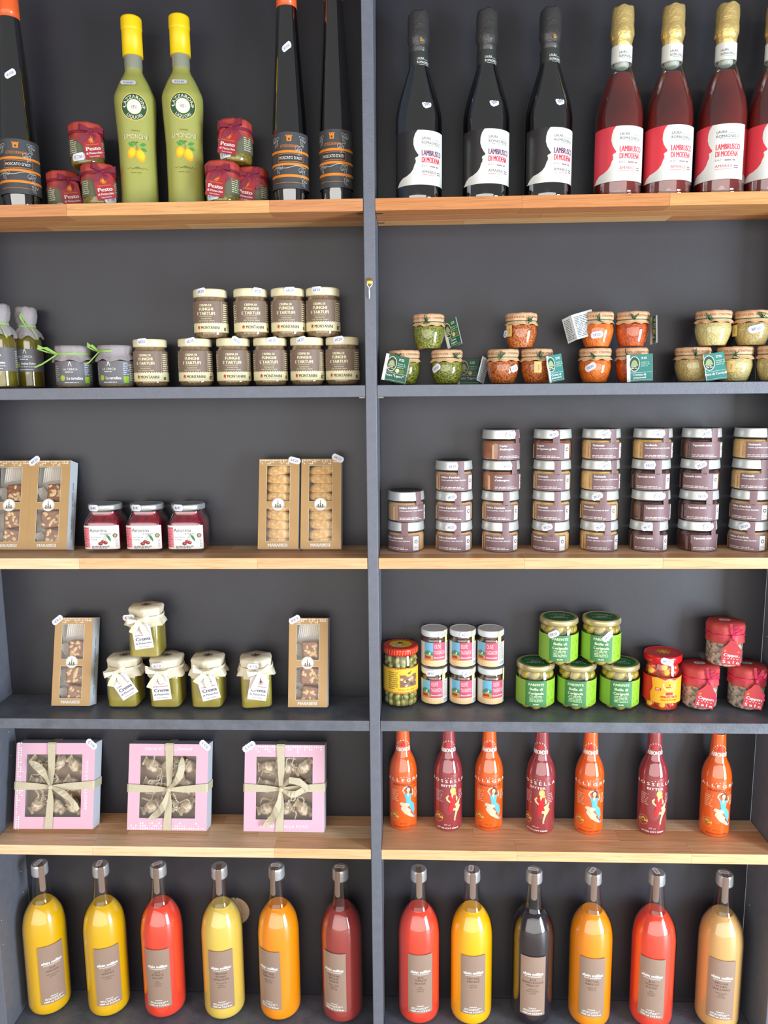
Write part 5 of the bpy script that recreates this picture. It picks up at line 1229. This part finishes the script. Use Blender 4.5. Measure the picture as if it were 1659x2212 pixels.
def soda(kind):
    bodyc = mat('orange_soda_bottle', (226, 88, 18), .12, coat=1, noise=((232, 96, 24), 8, .3)) if kind == 'A' else mat('bitter_soda_bottle', (142, 48, 54), .12, coat=1, noise=((150, 56, 62), 8, .3))
    prof = [(.018, .002), (.0245, 0, .004), (.0290, .006, .005), (.0290, .128, .016), (.0235, .148, .012), (.0160, .162, .008), (.0132, .212), (.0132, .214)]
    g = lathe('printed_bottle', prof, bodyc, 44)
    nk = lathe('glass_neck', [(.0130, .214), (.0138, .216, .001), (.0138, .222), (.0125, .224), (.0125, .228)], GLASS(), 30, close=False)
    cp = lathe('crown_cap', [(.0142, .2245), (.0135, .229), (.012, .2315), (0, .2325)], mat('crown_cap', (180, 170, 150), .35, .7), 42, mod=lambda t, i, r, z: (r * (1 + (.05 * math.sin(21 * t) if z < .226 else 0)), z))
    L = Sheet(); wh = WHITE(); dk = C(150, 52, 24)
    if kind == 'A': L.text('A L L E G R A', 0, .1090, .0070, wh, 0, w=.078, bold=.0005); L.text('ARANCIATA', .001, .1000, .0050, dk, 0, w=.050, bold=.0004); L.text('ORANGE SOFT DRINK', 0, .0085, .0032, dk, 0, w=.046, bold=.0003)
    else: L.text('R O S S E L L A', 0, .1090, .0070, wh, 0, w=.080, bold=.0005); L.text('BITTER', .001, .1000, .0050, wh, 0, w=.032, bold=.0005); L.text('BITTER SOFT DRINK', 0, .0085, .0032, wh, 0, w=.046, bold=.0003)
    for k in range(3): L.disc(-.006 + .006 * k, .1185 + (.001 if k == 1 else 0), .0009, wh, 0, 8)
    L.add(girl(kind), .0065, .020, 0, 1.06)
    lw = C(236, 170, 130) if kind == 'A' else C(200, 150, 150)
    L.small(-.028, .066, -.011, .092, 7, lw, 0, seed=2); L.small(.023, .070, .036, .092, 6, lw, 0, seed=3)
    gd = C(214, 176, 90); L.disc(-.0205, .0325, .0095, gd, 0, 24, .0105); L.disc(-.0205, .0325, .0088, bodyc, 1, 24, .0098); L.disc(-.0205, .035, .004, gd, 2, 14); L.rect(-.0305, .0305, -.0105, .0345, gd, 2); L.small(-.0285, .0308, -.0125, .0342, 1, C(90, 70, 30), 3)
    L.text('275 ml', -.002, .0160, .0028, wh if kind == 'B' else dk, 0, w=.013)
    l1 = L.mesh('l', cyl(.0291), .003)
    N = Sheet(); rf = lambda z: .0160 - (.0160 - .0132) * max(0, (z - .162)) / .05 + .0001
    N.text('ABBONDIO', 0, .1685, .0088, wh, 0, w=.034, bold=.0006); N.poly([(-.0055, .179), (.0055, .179), (.003, .188), (0, .191), (-.003, .188)], C(206, 40, 44), 0)
    for k in range(9):
        a = R(200 - k * 27.5 + 0); a = R(-10 + k * 25); N.poly([(.0125 * math.cos(a) - .0012, .180 + .0115 * math.sin(a)), (.0125 * math.cos(a) + .0012, .180 + .0115 * math.sin(a) - .0006), (.0135 * math.cos(a), .1825 + .0115 * math.sin(a))], wh, 0)
    f = lambda u, z, o: (lambda a, r_: (r_ * math.sin(a), -r_ * math.cos(a), z))(u / .0152, rf(z) + o)
    return [('printed_bottle', g), ('glass_neck', nk), ('crown_cap', cp), ('printing', l1), ('neck_printing', N.mesh('neck_printing', f, .002))]
SK = {'A': soda('A'), 'B': soda('B')}
for u, k, ex, lb in ((871, 'A', 4, 'orange soda bottle next to the divider'), (968, 'B', 0, 'dark red bitter soda bottle, second from the divider'), (1055, 'A', 2, 'orange soda bottle, third from the divider'),
                     (1166, 'B', -14, 'dark red bitter soda bottle, its print turned to the left'), (1270, 'A', 4, 'orange soda bottle, fifth from the divider'), (1406, 'B', 8, 'dark red bitter soda bottle, second from the right end'), (1541, 'A', 14, 'orange soda bottle at the right end of the row')):
    y = {871: .098, 968: .092, 1055: .098, 1166: .086, 1270: .086, 1406: .087, 1541: .082}[u]
    y = min(y, .0945)
    X = at(u, y, Z5); put(SK[k], 'soda_bottle', lb, 'bottle', (X, y, Z5), face(X, y) + R(ex), 'printed soda bottles')

# ================================================================== BOTTOM SHELF: juice bottles
Z6 = ZS[6]
JU = {
 'ananas': ((206, 160, 8), 'JUS|ANANAS', 'PINEAPPLE|JUICE', 'yellow pineapple'), 'tomate': ((214, 62, 40), 'JUS|TOMATE|ROUGE', 'RED|TOMATO|JUICE', 'red tomato'),
 'poire': ((206, 176, 78), 'NECTAR|POIRE|WILLIAMS', 'WILLIAMS|PEAR|NECTAR', 'pale yellow pear'), 'abricot': ((226, 132, 6), 'NECTAR|ABRICOT', 'APRICOT|NECTAR', 'orange apricot'),
 'peche': ((142, 52, 48), 'NECTAR|PECHE|VIGNE', 'RED VINE|PEACH|NECTAR', 'dark red peach'), 'mangue': ((232, 168, 0), 'NECTAR|MANGUE', 'MANGO|NECTAR', 'golden mango'),
 'raisin': ((30, 22, 30), 'JUS|RAISIN ROUGE|MERLOT', 'MERLOT|RED GRAPE|JUICE', 'blackish grape'), 'poire2': ((196, 152, 92), 'NECTAR|POIRE|WILLIAMS', 'WILLIAMS|PEAR|NECTAR', 'beige pear')}
BP = [(.020, .003), (.032, 0, .006), (.0425, .008, .010), (.0450, .022, .008), (.0450, .200, .022), (.0400, .228, .016), (.0290, .2480, .014), (.0200, .2600, .008), (.0172, .285), (.0145, .318), (.0145, .322)]
IPf = [(0, .008), (.030, .006, .005), (.0405, .012, .008), (.0432, .022, .008), (.0432, .199, .022), (.0384, .2265, .016), (.0276, .2462, .012), (.0205, .2540), (0, .2540)]
jg = lathe('glass_bottle', BP, clear('juice_bottle_glass', refl=.07, edge=.8), 48)
jc = lathe('screw_cap', [(.0160, .3155), (.0166, .3165), (.0166, .337, .0015), (.0150, .3395), (0, .3395)], mat('aluminium_cap', (204, 206, 208), .32, .6), 44, mod=lambda t, i, r, z: (r * (1 + (.012 * math.sin(40 * t) if .318 < z < .335 else 0)), z))
rings_ = joined('r', [ring('r', .0166, z, .0008, mat('aluminium_cap', (204, 206, 208), .32, .6)) for z in (.320, .3235, .327)])
TP = lambda: mat('taupe_label', (152, 126, 110), .42, noise=((160, 134, 118), 20, .4))
ST = lambda: mat('taupe_seal', (128, 106, 94), .42)
sl = Sheet().rect(-.0055, .288, .0055, .3392, ST(), 0).disc(0, .288, .0055, ST(), 0, 14).rect(-.003, .2905, .003, .2925, WHITE(), 1)
def sfn(u, z, o):
    r_ = (.0145 + (.0172 - .0145) * (.318 - z) / .033) if z < .315 else .0170
    a = u / .0158; return ((r_ + o) * math.sin(a), -(r_ + o) * math.cos(a), z)
seal = joined('seal_strip', [sl.mesh('s', sfn, .002, base=.0006), Sheet().rect(-.0055, -.0165, .0055, .004, ST(), 0).mesh('s', flat((0, 0, .3395), (1, 0, 0), (0, 1, 0)), base=.0004)])
def juice(k):
    col, t1, t2, _ = JU[k]
    liq = lathe('juice', IPf, mat('juice_' + k, tuple(min(255, int(v * 1.1)) for v in col), .25, coat=.3, sss=.0), 44)
    L = Sheet(); L.rect(-.0265, 0, .0265, .134, TP(), 0); dk = C(96, 74, 62)
    L.text('alain milliat', 0, .0925, .0066, WHITE(), 1, w=.042, bold=.0009); L.text('JUS DE DEGUSTATION', 0, .0885, .0022, WHITE(), 1, w=.034, bold=.0003)
    z = .0805
    for t in t1.split('|'): L.text(t, 0, z, .0044, dk, 1, w=min(.044, .0042 * len(t)), bold=.0002); z -= .0068
    z -= .001
    for t in t2.split('|'): L.text(t, 0, z, .0028, dk, 1, w=min(.036, .0027 * len(t))); z -= .0046
    L.text('FRANCE', 0, .0155, .0026, WHITE(), 1, w=.015, bold=.0003); L.small(-.019, .0085, .019, .0135, 2, WHITE(), 1, seed=2); L.text('1000 ml 33.8 fl.oz', 0, .003, .0040, WHITE(), 1, w=.041, bold=.0005)
    return [('glass_bottle', jg), ('juice', liq), ('label', L.mesh('label', cyl(.0451, .040), .0035)), ('screw_cap', joined('screw_cap', [jc, rings_])), ('seal_strip', seal)]
JK = {k: juice(k) for k in JU}
js = [(110, 'ananas', 11, .0775, 'pineapple juice bottle beside the left upright'), (238, 'ananas', 0, .0775, 'pineapple juice bottle, the second from the left'), (359, 'tomate', -18, .078, 'red tomato juice bottle in the left bay'),
      (487, 'poire', -8, .077, 'pale yellow pear nectar bottle in front of the round card'), (607, 'abricot', -32, .078, 'orange apricot nectar bottle in the left bay, label turned left'), (741, 'peche', -24, .076, 'dark red peach nectar bottle left of the divider'),
      (905, 'tomate', 4, .077, 'red tomato juice bottle right of the divider'), (1017, 'mangue', 6, .077, 'golden mango nectar bottle between tomato and grape juice'), (1147, 'raisin', 3, .077, 'blackish grape juice bottle'),
      (1271, 'abricot', 7, .076, 'orange apricot nectar bottle in the right bay'), (1404, 'tomate', 0, .076, 'red tomato juice bottle second from the right end'), (1546, 'poire2', 9, .0755, 'beige pear nectar bottle at the right end')]
for i, (u, k, ex, y, lb) in enumerate(js):
    X = at(u, y, Z6)
    kit = list(JK[k])
    if i not in (3, 6): kit.append(stk('5€90', 0, 0, (40, 70, 30, 0, 16, 8, 0, 80, -6, 60, -60, 4)[i], flat((-.002, .001, .3400), (1, 0, 0), (0, 1, 0)), None, w=.022, h=.011))
    put(kit, 'juice_bottle', lb, 'bottle', (X, y, Z6), face(X, y) + R(ex), 'litre bottles of fruit juice')
